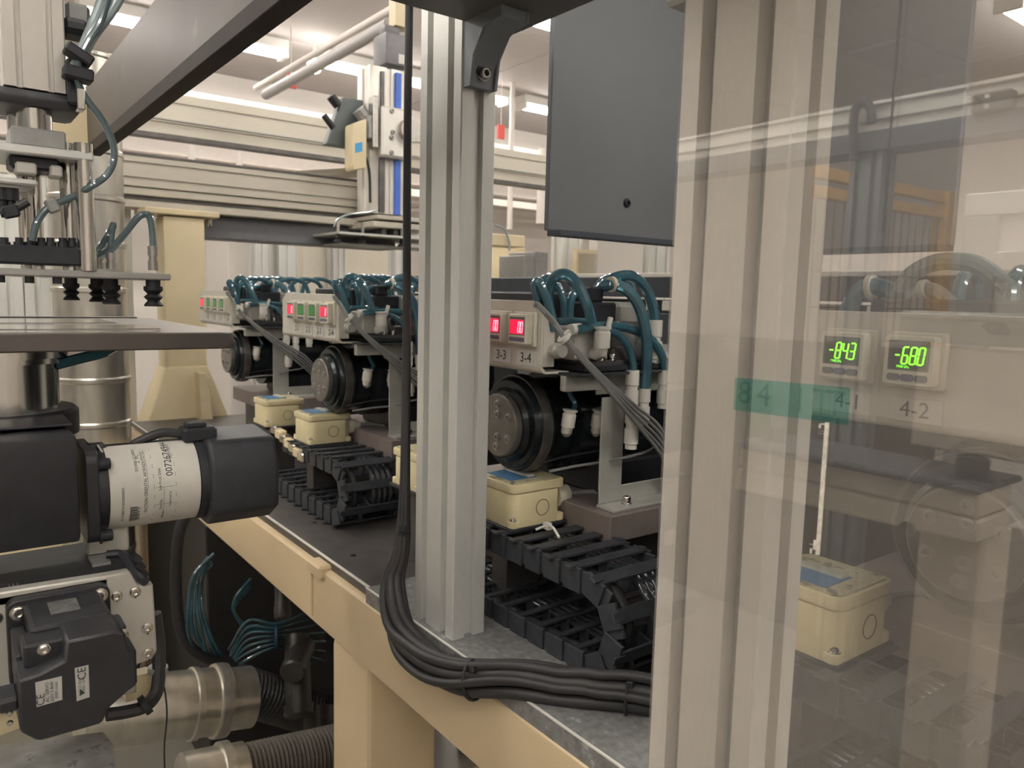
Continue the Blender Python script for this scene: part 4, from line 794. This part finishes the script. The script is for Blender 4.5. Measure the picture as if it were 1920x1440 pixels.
def rot_sticker(pxs, lines, name):
    pts = [at(a, b, X=xf) for a, b in pxs]; s_ = MB().prism([(p.y, p.z) for p in pts], 'x', xf - 0.0004, xf).build(name, mat('silver_sticker', (0.46, 0.45, 0.42), 0.45, 0.1, 0.05), t)
    for s, px, py, sz in lines: text(s_, 'sticker_text', s, sz, at(px, py, X=xf + 0.0004), '+x', INK, up=True)
    return s_
rot_sticker([(66, 1280), (116, 1268), (117, 1312), (69, 1326)], [('CE', 77, 1312, 0.008), ('AC SERVO', 89, 1298, 0.0036), ('200V 0.4kW', 98, 1297, 0.0034), ('3000 r/min', 106, 1294, 0.0032)], 'sticker')
s2 = rot_sticker([(140, 1253), (166, 1247), (168, 1307), (144, 1315)], [('CE', 154, 1263, 0.0088), ('0123 4567', 150, 1284, 0.0028), ('8901 2345', 157, 1282, 0.0028)], 'sticker')
q = [at(a, b, X=xf + 0.0003) for a, b in ((149, 1305), (160, 1299), (150, 1292))]; MB().prism([(p.y, p.z) for p in q], 'x', xf, xf + 0.0004).build('warning_mark', INK, s2)
# mottled ledge in the lower left corner
zl = 0.985
q = [at(a, b, Z=zl) for a, b in ((-80, 1405), (195, 1370), (212, 1392), (222, 1470), (-80, 1560))]
o = MB().prism([(p.x, p.y) for p in q], 'z', zl - 0.03, zl).build('casting_ledge', mat('mottled_casting', (0.27, 0.265, 0.25), 0.5, 0.2, 0.25, 45, spots=((0.10, 0.10, 0.095), 50, 0.56)), None, 0.002)
tag(o, 'mottled grey metal ledge under the black servo motor', 'ledge')

# ---------------------------------------------------------------- gripper head above the turntable
XH = -1.05
def Yh(px, py=300, X=XH): return at(px, py, X=X).y
def Zh(py, px=100, X=XH): return at(px, py, X=X).z
t = thing('vacuum_gripper', 'pneumatic gripper head with guide rods and suction cups above the dark plate', 'gripper', (XH, 0.1, Zh(510)))
ya, yb = Yh(4, 100), Yh(123, 100)
MB().prism(shift(slot_poly(0.075, yb - ya, 1, 2, 0.006, 0.004), XH - 0.0375, (ya + yb) / 2), 'z', Zh(166, 60), 2.1).build('column', mat('soft_aluminium', (0.52, 0.49, 0.45), 0.5, 0.35, 0.04, 30, stretch=(50, 50, 2)), t)
MB().box(XH - 0.08, XH + 0.004, Yh(-20), Yh(152, 190), Zh(202, 60), Zh(168, 60)).build('end_block', BLACK, t, 0.008, seg=2)
MB().box(XH - 0.03, XH + 0.012, Yh(124, 150), Yh(152, 150), Zh(200, 138), Zh(112, 138)).build('valve_block', BLACKP, t, 0.003)
MB().box(XH - 0.05, XH - 0.01, Yh(118, 30), Yh(172, 30), Zh(60, 150), Zh(28, 150)).build('hose_clamp', BLACKP, t, 0.006)
MB().box(XH - 0.06, XH - 0.03, Yh(130, 10), Yh(178, 10), Zh(38, 150), Zh(-10, 150)).build('clamp_plate', GREY, t, 0.004)
for px, r_, x_, a, b in ((63, 0.0185, XH - 0.02, 250, 170), (34, 0.012, XH - 0.05, 250, 170)):
    MB().cyl((x_, Yh(px, 200, x_), Zh(a, px)), (x_, Yh(px, 200, x_), Zh(b, px)), r_, n=24).build('piston_rod', CHROME, t)
MB().box(XH - 0.06, XH + 0.01, Yh(19, 265, XH), Yh(122, 265, XH), Zh(282), Zh(247)).build('float_block', GREY, t, 0.002)
MB().box(XH - 0.10, XH + 0.015, Yh(-60), Yh(172, 290), Zh(298), Zh(281)).build('upper_plate', ALU, t, 0.002)
MB().box(XH - 0.05, XH + 0.0, Yh(18, 310), Yh(112, 310), Zh(322), Zh(296)).build('adaptor', BLACK, t, 0.003)
for a, b in ((28, 68), (92, 116)): MB().box(XH - 0.02, XH + 0.008, Yh(a, 320), Yh(b, 320), Zh(333), Zh(311)).build('clamp_pad', LGREY, t, 0.002)
MB().box(XH - 0.08, XH + 0.008, Yh(-60), Yh(70, 345), Zh(353), Zh(342)).build('middle_plate', ALU, t, 0.002)
for a in (22, 5): MB().lathe((XH - 0.01, Yh(a, 365), Zh(352, 30)), (0, 0, -1), [(0, 0.008), (0.014, 0.008), (0.014, 0.005), (0.026, 0.005)], 10).build('damper', BLACKP, t)
for px, r_, x_ in ((161, 0.0098, XH + 0.005), (131, 0.0100, XH - 0.03), (68, 0.007, XH - 0.05), (48, 0.008, XH - 0.08)):
    yy = at(px, 400, X=x_).y; MB().cyl((x_, yy, at(px, 508, X=x_).z), (x_, yy, at(px, 270, X=x_).z), r_, n=24).build('guide_rod', CHROME, t)
MB().box(XH - 0.05, XH + 0.01, Yh(-30), Yh(150, 480), Zh(497), Zh(463)).build('vacuum_valve_block', BLACKP, t, 0.002)
for a in (10, 38, 60, 80, 97, 120, 138): MB().lathe((XH - 0.01, Yh(a, 460), Zh(463, a)), (0, 0, 1), [(0, 0.006), (0.006, 0.006), (0.006, 0.0042), (0.011, 0.0042)], 10).build('port', BLACKP, t)
yb = Yh(316, 512)
MB().box(XH - 0.16, XH + 0.012, Yh(-80), yb, Zh(521, 160), Zh(508, 160)).build('base_plate', mat('grey_plate', (0.36, 0.35, 0.33), 0.45, 0.35, 0.08, 40), t, 0.0015)
zb = Zh(521, 160)
CUPS = [(287, 1.0, XH), (208, 0.95, XH - 0.02), (182, 0.9, XH - 0.07), (133, 0.85, XH - 0.07)]
for px, s_, x_ in CUPS:
    yy = at(px, 530, X=x_).y
    MB().lathe((x_, yy, zb), (0, 0, -1), [(0, .0085 * s_), (.008 * s_, .0085 * s_), (.008 * s_, .011 * s_), (.013 * s_, .0112 * s_), (.0175 * s_, .0068 * s_), (.0215 * s_, .0112 * s_), (.026 * s_, .0068 * s_), (.031 * s_, .011 * s_), (.033 * s_, .0108 * s_)], 18).build('suction_cup', RUBBER, t)
for px, x_ in ((287, XH), (208, XH - 0.02), (185, XH - 0.05)):
    yy = at(px, 500, X=x_).y; z0_ = zb + 0.012; h_ = 0.03 if px > 220 else 0.02
    MB().lathe((x_, yy, z0_), (0, 0, 1), [(0, .006), (h_ * .4, .006), (h_ * .4, .0048), (h_ * .6, .0048), (h_ * .6, .006), (h_, .006)], 12).build('tube_fitting', STEEL, t)
for px in (0, 55, 107): MB().lathe((XH, Yh(px, 520), zb), (0, 0, -1), [(0, 0.005), (0.008, 0.005)], 10).build('screw', BLACKP, t)
A = lambda a, b, x_=XH: at(a, b, X=x_)
def tb(pts, r_, m=TUBEG): MB().tube(pts, r_, 10, 7).build('air_tube', m, t)
tb([A(287, 462), A(285, 430), A(280, 406), A(272, 402), A(258, 408), A(232, 440, XH - 0.01), A(208, 468, XH - 0.02), A(185, 480, XH - 0.03)], 0.0043)
tb([A(207, 480, XH - 0.02), A(209, 440, XH - 0.02), A(213, 420, XH - 0.02), A(205, 435, XH - 0.02), A(190, 460, XH - 0.03), A(180, 472, XH - 0.03)], 0.0038)
tb([A(60, 452), A(68, 420), A(82, 398), A(96, 386), A(120, 376), A(142, 366), A(170, 350, XH + 0.02), A(196, 332, XH + 0.02), A(211, 308, XH + 0.02), A(214, 280, XH + 0.02), A(205, 250, XH + 0.02), A(188, 220, XH + 0.02), A(165, 190, XH + 0.02), A(150, 165, XH + 0.02), A(145, 140, XH + 0.02), A(150, 112, XH + 0.02), A(168, 75, XH + 0.02), A(190, 38, XH + 0.02), A(205, -20, XH + 0.02)], 0.0040)
tb([A(140, 135, XH + 0.01), A(152, 105, XH + 0.01), A(172, 66, XH + 0.01), A(205, 22, XH + 0.01), A(232, -25, XH + 0.01)], 0.0075, TUBEC)
tb([A(136, 130), A(150, 98), A(168, 55), A(186, 10), A(196, -25)], 0.0048, TUBEC)
tb([A(0, 400), A(20, 396), A(40, 385), A(52, 378)], 0.005, CABLE)
MB().obox(A(98, 386), (0, 1, 0.5), (1, 0, 0), (0, -0.5, 1), 0.006, 0.009, 0.008).build('tube_union', GREY, t, 0.002)
MB().obox(A(20, 397), (0, 1, 0.3), (1, 0, 0), (0, -0.3, 1), 0.008, 0.008, 0.007).build('tube_union', BLACKP, t, 0.002)
MB().obox(A(147, 104, XH + 0.02), (0, 1, -0.55), (1, 0, 0), (0, 0.55, 1), 0.015, 0.012, 0.006).build('tube_clamp', BLACKP, t, 0.002)
MB().obox(A(146, 140, XH + 0.02), (0, 1, -0.1), (1, 0, 0), (0, 0.1, 1), 0.015, 0.012, 0.007).build('tube_clamp', BLACKP, t, 0.002)
MB().obox(A(150, 188, XH + 0.015), (0, 1, 0), (1, 0, 0), (0, 0, 1), 0.004, 0.01, 0.012).build('speed_controller', CHROME, t, 0.001)

# ---------------------------------------------------------------- below the base: ducts, hoses, tubes
XU = -1.75
t = thing('round_duct', 'shiny horizontal sheet-metal duct low down behind the servo motor', 'duct', at(320, 1400, X=XU))
d_ = (at(470, 1300, X=XU) - at(220, 1330, X=XU)).normalized(); a_ = at(150, 1345, X=XU)
MB().lathe(a_, d_, [(0, 0.075), (0.22, 0.075), (0.222, 0.08), (0.235, 0.08), (0.237, 0.075), (0.27, 0.075), (0.272, 0.082), (0.30, 0.082), (0.302, 0.07), (0.36, 0.07)], 32).build('duct_pipe', TIN, t)
MB().lathe(a_ + d_ * 0.275, d_, [(0, 0.083), (0.02, 0.083)], 32).build('clamp_band', STEEL, t)
t = thing('flexible_hose', 'shiny duct end with a ribbed flexible hose at the bottom of the picture', 'hose', at(470, 1440, X=-1.5))
a_ = at(340, 1475, X=-1.5); d_ = (at(640, 1405, X=-1.5) - a_).normalized()
MB().lathe(a_, d_, [(0, 0.062), (0.07, 0.062), (0.072, 0.068), (0.09, 0.068), (0.092, 0.06), (0.12, 0.06)], 28).build('duct_end', TIN, t)
pr = []
for k in range(26): pr += [(0.12 + k * 0.009, 0.05), (0.1245 + k * 0.009, 0.056)]
MB().lathe(a_, d_, pr, 28).build('ribbed_hose', mat('brown_hose', (0.09, 0.075, 0.06), 0.5, 0, 0.1), t)
t = thing('flexible_hose', 'black ribbed hose curving under the tan front rail', 'hose', at(500, 1340, X=-1.95))
pr = []
for k in range(30): pr += [(k * 0.012, 0.055), (k * 0.012 + 0.006, 0.062)]
a_ = at(395, 1275, X=-1.95); MB().lathe(a_, (at(540, 1320, X=-1.95) - a_), pr, 24).build('ribbed_hose', mat('black_hose', (0.025, 0.024, 0.023), 0.4, 0, 0.1), t)
t = thing('pump_unit', 'dark pump bodies with round caps in the shadow under the machine base', 'pump', at(560, 1300, X=-1.9))
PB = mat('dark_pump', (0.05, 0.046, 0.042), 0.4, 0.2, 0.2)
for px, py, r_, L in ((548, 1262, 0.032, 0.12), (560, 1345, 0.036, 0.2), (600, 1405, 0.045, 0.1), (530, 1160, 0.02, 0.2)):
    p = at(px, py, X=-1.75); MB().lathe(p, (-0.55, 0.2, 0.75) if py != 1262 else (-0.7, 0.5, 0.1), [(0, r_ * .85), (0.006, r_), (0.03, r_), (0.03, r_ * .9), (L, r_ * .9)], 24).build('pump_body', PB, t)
MB().box(-2.9, -2.12, at(388, 1100, X=-2.12).y, 1.35, 0.02, 0.755).build('cabinet', mat('under_base_dark_fill', (0.02, 0.019, 0.018), 0.5, 0, 0.2), t, 0.004)  # added black box standing in for the darkness under the base
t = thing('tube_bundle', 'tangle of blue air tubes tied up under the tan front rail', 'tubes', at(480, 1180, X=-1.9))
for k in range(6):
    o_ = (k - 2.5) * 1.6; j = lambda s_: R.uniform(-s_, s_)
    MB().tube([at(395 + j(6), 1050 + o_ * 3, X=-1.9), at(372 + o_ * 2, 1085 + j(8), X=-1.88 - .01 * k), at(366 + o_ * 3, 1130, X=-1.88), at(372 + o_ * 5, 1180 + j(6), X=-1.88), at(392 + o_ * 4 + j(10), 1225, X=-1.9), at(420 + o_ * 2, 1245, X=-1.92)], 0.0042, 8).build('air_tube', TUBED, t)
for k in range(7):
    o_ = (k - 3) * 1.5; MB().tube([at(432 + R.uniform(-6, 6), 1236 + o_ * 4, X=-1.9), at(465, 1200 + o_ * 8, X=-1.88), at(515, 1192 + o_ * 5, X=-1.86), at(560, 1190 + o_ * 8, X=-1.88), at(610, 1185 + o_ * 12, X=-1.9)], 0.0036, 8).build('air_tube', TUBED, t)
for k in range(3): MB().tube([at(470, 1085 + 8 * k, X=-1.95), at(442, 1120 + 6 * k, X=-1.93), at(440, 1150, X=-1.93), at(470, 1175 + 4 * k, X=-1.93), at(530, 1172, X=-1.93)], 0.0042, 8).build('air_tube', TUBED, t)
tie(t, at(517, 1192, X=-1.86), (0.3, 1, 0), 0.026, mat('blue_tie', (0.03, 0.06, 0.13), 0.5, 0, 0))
t = MB().tube([at(352, 960, X=-1.9), at(336, 1000, X=-1.9), at(330, 1070, X=-1.9), at(333, 1150, X=-1.9), at(350, 1205, X=-1.9), at(390, 1235, X=-1.9), at(440, 1245, X=-1.9)], 0.0135, 12)
tag(t.build('power_cable', RUBBER, None, sharp=80), 'thick black cable looping down below the hexagonal motor cap', 'cable')
o = MB().prism(rrect(-3.0, -2.9, -0.3, 0.54, 0.02), 'z', 0.0, 0.86).build('side_cabinet', CREAM, None, 0.004); tag(o, 'cream lower cabinet behind the round duct and the thick black cable', 'cabinet')
# ---------------------------------------------------------------- wide post and clear guard panes
YP = 0.425
p2 = thing('aluminium_post', 'wide slotted aluminium guard post seen through the clear pane', 'post', (-0.3415, 0.4615, 0.0))
MB().prism(shift(slot_poly(0.093, 0.047, 2, 1, 0.0125, 0.014), -0.3415, 0.4615), 'z', 0.0, 2.3).build('extrusion', mat('pale_aluminium', (0.72, 0.69, 0.63), 0.45, 0.2, 0.06, 30, stretch=(60, 60, 2)), p2)
for cx_ in (-0.36475, -0.31825): MB().box(cx_ - 0.0058, cx_ + 0.0058, 0.4505, 0.4515, 0.0, 2.3).build('slot_shade_strip', mat('slot_shadow_grey', (0.30, 0.29, 0.28), 0.5, 0.2, 0.05), p2)  # grey strips paint the shade inside the post's slots
MB().box(-0.3085, -0.3075, 0.4565, 0.4665, 0.0, 2.3).build('slot_shade_strip', mat('slot_shadow_grey', (0.30, 0.29, 0.28)), p2)
bp = at(1278, 4, Y=0.45); MB().box(-0.41, -0.388, 0.44, 0.48, bp.z - 0.004, bp.z + 0.06).build('corner_joint', ALU, p2, 0.003)
def pane_mat():
    m = bpy.data.materials.new('dusty_clear_polycarbonate'); m.use_nodes = True; nt = m.node_tree; nt.nodes.clear(); N = nt.nodes.new; L = nt.links.new
    out = N('ShaderNodeOutputMaterial'); tr = N('ShaderNodeBsdfTransparent'); tr.inputs[0].default_value = (0.97, 0.965, 0.955, 1)
    gl = N('ShaderNodeBsdfGlossy'); gl.inputs['Roughness'].default_value = 0.012; gl.inputs[0].default_value = (1, 0.98, 0.96, 1)
    df = N('ShaderNodeBsdfDiffuse'); df.inputs[0].default_value = (0.80, 0.755, 0.71, 1)
    tl = N('ShaderNodeBsdfTranslucent'); tl.inputs[0].default_value = (0.80, 0.755, 0.71, 1)
    dt = N('ShaderNodeMixShader'); dt.inputs[0].default_value = 0.4; L(df.outputs[0], dt.inputs[1]); L(tl.outputs[0], dt.inputs[2])
    a = N('ShaderNodeMixShader'); a.inputs[0].default_value = PANE_REFL; L(tr.outputs[0], a.inputs[1]); L(gl.outputs[0], a.inputs[2])
    b = N('ShaderNodeMixShader')
    tc = N('ShaderNodeTexCoord'); no = N('ShaderNodeTexNoise'); no.inputs['Scale'].default_value = 3.0; no.inputs['Detail'].default_value = 3
    mr = N('ShaderNodeMapRange'); mr.inputs['To Min'].default_value = PANE_DUST * 0.85; mr.inputs['To Max'].default_value = PANE_DUST * 1.15
    L(tc.outputs['Object'], no.inputs[0]); L(no.outputs[0], mr.inputs[0]); L(mr.outputs[0], b.inputs[0])
    L(a.outputs[0], b.inputs[1]); L(dt.outputs[0], b.inputs[2]); L(b.outputs[0], out.inputs[0]); return m
PANE_REFL, PANE_DUST = 0.16, 0.07
PM = pane_mat()
xj = at(1682, 100, Y=YP).x
gp_ = thing('guard_pane', 'dusty clear guard pane with a fine vertical joint, in front of the wide post', 'pane', (0.3, YP, 0.35))
MB().box(-0.3772, 1.1, YP, YP + 0.003, 0.35, 2.3).build('sheet', PM, gp_)
MB().box(xj - 0.0004, xj + 0.0004, YP - 0.0008, YP - 0.0002, 1.44, 2.3).build('joint_line', mat('joint_grey', (0.12, 0.115, 0.11), 0.6, 0, 0), gp_)
# green tape and measuring strip stuck on the pane
def film(name, col, k):
    m = bpy.data.materials.new(name); m.use_nodes = True; nt = m.node_tree; nt.nodes.clear(); N = nt.nodes.new
    out = N('ShaderNodeOutputMaterial'); tr = N('ShaderNodeBsdfTransparent'); df = N('ShaderNodeBsdfDiffuse'); df.inputs[0].default_value = (*col, 1); mx = N('ShaderNodeMixShader'); mx.inputs[0].default_value = k
    tr.inputs[0].default_value = (0.80, 0.945, 0.92, 1); nt.links.new(tr.outputs[0], mx.inputs[1]); nt.links.new(df.outputs[0], mx.inputs[2]); nt.links.new(mx.outputs[0], out.inputs[0]); return m
t = thing('green_tape', 'translucent green label tape stuck on the clear guard pane', 'label', at(1485, 790, Y=YP))
q = [at(a, b, Y=YP - 0.0004) for a, b in ((1379, 708), (1594, 727), (1590, 797), (1376, 768))]
MB().prism([(p.x, p.z) for p in q], 'y', YP - 0.0007, YP - 0.0003).build('film', film('green_film', (0.04, 0.26, 0.22), 0.09), t)
FI = film('faint_ink', (0.05, 0.12, 0.11), 0.12)
for ch, px, py in (('8', 1396, 738), ('4', 1432, 742), ('1', 1500, 752), ('T', 1540, 756), ('T', 1566, 759)): text(t, 'lettering', ch, 0.022, at(px, py, Y=YP - 0.0009), '-y', FI)
t = thing('measuring_strip', 'narrow white strip with bracket marks at both ends on the clear guard pane', 'strip', at(1540, 1040, Y=YP))
q = [at(a, b, Y=YP - 0.0004) for a, b in ((1547, 792), (1555, 792), (1537, 1040), (1529, 1040))]
MB().prism([(p.x, p.z) for p in q], 'y', YP - 0.0007, YP - 0.0003).build('strip', mat('aged_white_strip', (0.62, 0.58, 0.5), 0.6, 0, 0.3, 200), t)
mk = MB()
for a, b, c, d in ((1536, 793, 1548, 797), (1536, 793, 1539, 803), (1534, 807, 1547, 809), (1534, 812, 1547, 814), (1518, 1020, 1530, 1023), (1519, 1028, 1530, 1031), (1519, 1028, 1522, 1038), (1526, 1012, 1530, 1031)):
    u, v_ = at(a, b, Y=YP - 0.0004), at(c, d, Y=YP - 0.0004); mk.box(u.x, v_.x, YP - 0.0007, YP - 0.0003, v_.z, u.z)
mk = mk.build('bracket_marks', mat('aged_white_strip', (0.62, 0.58, 0.5)), t); mk['kind'] = 'stuff'

# ---------------------------------------------------------------- the aisle on the camera's side, seen as a reflection in the panes
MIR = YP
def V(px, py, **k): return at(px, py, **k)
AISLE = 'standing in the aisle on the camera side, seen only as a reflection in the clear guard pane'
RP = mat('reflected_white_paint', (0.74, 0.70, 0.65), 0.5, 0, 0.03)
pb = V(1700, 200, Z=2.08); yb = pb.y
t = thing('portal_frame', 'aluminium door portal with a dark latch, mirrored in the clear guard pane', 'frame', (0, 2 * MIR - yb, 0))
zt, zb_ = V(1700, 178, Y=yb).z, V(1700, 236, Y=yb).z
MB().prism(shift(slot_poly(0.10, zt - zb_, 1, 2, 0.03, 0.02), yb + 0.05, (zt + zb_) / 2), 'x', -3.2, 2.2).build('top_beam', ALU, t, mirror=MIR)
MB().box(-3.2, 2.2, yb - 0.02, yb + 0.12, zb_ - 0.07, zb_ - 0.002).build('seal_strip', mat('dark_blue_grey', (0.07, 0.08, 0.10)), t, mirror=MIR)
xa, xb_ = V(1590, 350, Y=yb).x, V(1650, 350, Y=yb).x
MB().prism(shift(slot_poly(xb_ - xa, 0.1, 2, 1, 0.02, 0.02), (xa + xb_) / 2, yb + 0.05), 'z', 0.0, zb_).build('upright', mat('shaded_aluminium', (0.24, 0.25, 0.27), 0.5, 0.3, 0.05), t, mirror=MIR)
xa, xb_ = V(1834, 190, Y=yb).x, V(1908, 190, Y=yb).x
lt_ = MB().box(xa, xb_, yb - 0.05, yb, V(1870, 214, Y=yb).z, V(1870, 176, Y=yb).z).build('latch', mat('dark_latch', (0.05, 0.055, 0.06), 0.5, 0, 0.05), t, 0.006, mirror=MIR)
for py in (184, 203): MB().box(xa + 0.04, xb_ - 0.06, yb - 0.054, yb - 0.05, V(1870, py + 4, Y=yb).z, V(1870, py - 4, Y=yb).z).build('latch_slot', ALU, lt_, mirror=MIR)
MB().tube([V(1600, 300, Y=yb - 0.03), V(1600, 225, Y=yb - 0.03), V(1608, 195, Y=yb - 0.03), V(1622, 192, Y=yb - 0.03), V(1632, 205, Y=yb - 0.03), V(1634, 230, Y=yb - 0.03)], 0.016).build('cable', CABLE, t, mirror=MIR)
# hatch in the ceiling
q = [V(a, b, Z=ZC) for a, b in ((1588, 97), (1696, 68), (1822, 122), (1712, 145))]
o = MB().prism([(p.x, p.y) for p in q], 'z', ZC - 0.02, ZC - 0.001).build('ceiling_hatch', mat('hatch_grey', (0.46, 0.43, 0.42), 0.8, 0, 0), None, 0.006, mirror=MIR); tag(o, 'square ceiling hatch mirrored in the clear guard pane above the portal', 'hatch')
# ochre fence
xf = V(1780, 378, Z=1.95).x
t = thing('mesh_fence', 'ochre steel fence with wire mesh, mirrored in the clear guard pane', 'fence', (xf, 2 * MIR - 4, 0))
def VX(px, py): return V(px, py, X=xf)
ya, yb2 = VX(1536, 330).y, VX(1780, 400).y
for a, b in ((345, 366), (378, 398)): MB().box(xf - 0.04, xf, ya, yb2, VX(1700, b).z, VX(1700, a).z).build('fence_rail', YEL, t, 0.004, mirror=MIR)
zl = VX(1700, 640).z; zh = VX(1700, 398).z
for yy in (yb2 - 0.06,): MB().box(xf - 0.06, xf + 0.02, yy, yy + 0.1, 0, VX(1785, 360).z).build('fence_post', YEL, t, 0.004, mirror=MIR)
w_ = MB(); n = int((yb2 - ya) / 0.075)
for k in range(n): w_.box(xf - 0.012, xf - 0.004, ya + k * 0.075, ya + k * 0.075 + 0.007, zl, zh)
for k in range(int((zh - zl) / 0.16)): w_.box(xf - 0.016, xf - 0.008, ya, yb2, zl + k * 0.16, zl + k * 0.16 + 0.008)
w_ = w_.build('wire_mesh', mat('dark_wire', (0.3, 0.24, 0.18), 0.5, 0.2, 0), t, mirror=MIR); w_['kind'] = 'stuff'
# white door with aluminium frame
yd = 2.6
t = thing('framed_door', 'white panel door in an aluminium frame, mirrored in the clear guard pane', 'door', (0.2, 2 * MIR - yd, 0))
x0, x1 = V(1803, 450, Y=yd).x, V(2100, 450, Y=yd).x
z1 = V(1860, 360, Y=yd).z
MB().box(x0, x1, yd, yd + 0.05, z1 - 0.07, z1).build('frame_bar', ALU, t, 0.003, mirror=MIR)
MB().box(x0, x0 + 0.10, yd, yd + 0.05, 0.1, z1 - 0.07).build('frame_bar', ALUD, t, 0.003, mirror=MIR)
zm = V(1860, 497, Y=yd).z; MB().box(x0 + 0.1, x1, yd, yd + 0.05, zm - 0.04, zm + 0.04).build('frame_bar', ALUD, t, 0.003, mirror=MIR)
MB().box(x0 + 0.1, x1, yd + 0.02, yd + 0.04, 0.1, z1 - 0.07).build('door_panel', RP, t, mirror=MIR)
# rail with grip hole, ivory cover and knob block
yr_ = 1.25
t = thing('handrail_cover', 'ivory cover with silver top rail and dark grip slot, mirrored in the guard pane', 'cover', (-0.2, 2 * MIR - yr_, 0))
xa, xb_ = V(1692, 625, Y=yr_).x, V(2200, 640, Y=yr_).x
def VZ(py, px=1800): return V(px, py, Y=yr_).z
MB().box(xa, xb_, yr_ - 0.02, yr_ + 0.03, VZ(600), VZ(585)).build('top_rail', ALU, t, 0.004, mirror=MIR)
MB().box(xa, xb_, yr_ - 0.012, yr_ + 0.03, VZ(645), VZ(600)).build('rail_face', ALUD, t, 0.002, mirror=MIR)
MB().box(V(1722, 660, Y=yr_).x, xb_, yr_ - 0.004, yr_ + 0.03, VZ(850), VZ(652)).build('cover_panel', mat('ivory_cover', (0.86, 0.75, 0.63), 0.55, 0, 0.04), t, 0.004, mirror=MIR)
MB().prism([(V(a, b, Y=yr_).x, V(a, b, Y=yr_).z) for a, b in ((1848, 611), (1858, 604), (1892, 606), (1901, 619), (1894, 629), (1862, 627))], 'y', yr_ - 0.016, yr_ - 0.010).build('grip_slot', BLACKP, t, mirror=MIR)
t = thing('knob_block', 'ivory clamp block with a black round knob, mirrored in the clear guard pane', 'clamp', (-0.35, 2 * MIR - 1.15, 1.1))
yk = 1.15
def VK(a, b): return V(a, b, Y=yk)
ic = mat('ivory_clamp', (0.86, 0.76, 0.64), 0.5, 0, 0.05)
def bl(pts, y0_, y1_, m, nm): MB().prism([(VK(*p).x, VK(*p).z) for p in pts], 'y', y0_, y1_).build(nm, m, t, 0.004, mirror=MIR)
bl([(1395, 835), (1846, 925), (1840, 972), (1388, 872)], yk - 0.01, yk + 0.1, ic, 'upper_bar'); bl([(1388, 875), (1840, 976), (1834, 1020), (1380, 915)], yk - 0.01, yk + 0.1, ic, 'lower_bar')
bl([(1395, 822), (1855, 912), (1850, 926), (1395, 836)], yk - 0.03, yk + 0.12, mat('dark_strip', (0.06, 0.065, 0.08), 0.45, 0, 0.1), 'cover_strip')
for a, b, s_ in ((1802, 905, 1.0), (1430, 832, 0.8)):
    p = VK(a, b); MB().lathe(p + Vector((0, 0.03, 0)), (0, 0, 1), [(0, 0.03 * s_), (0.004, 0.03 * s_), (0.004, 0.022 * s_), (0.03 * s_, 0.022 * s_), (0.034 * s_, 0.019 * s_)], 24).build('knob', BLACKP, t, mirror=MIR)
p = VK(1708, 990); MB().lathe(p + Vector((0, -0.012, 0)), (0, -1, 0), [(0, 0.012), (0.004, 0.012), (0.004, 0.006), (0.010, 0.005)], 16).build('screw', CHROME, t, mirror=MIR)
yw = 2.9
o = MB().box(V(1215, 700, Y=yw).x, V(1752, 700, Y=yw).x, yw, yw + 0.06, 0.0, V(1500, 640, Y=yw).z).build('partition', mat('reflection_darkener', (0.13, 0.108, 0.095), 0.6, 0, 0.08), None, 0.004, mirror=MIR); tag(o, 'added dark brown panel darkening the reflection in the clear guard pane behind the clamp block', 'panel')  # added out of direct view to darken the lower reflection in the pane
yc_ = 1.22
o = MB().box(V(1712, 1100, Y=yc_).x, V(1838, 1100, Y=yc_).x, yc_, yc_ + 0.1, 0.0, V(1770, 985, Y=yc_).z).build('support_column', mat('ivory_clamp', (0.86, 0.76, 0.64)), None, 0.006, mirror=MIR); tag(o, 'ivory column below the clamp block, mirrored in the clear guard pane', 'column')
yq = 1.9
o = MB().box(V(1868, 1150, Y=yq).x, V(2150, 1150, Y=yq).x, yq, yq + 0.1, 0.0, V(1890, 985, Y=yq).z).build('partition', mat('greige_panel', (0.42, 0.37, 0.32), 0.5, 0, 0.04), None, 0.004, mirror=MIR); tag(o, 'greige partition right of the ivory column, mirrored in the clear guard pane', 'panel')
yb_ = 1.05
o = MB().lathe((V(1915, 1440, Y=yb_).x, yb_ + 0.1, 0.60), (0, 0, 1), [(0, 0.10), (0.06, 0.125), (0.10, 0.11), (0.13, 0.06), (0.14, 0.01)], 24).build('black_cover', RUBBER, None, mirror=MIR); tag(o, 'rounded black cover in the lower right corner, mirrored in the clear guard pane', 'cover')
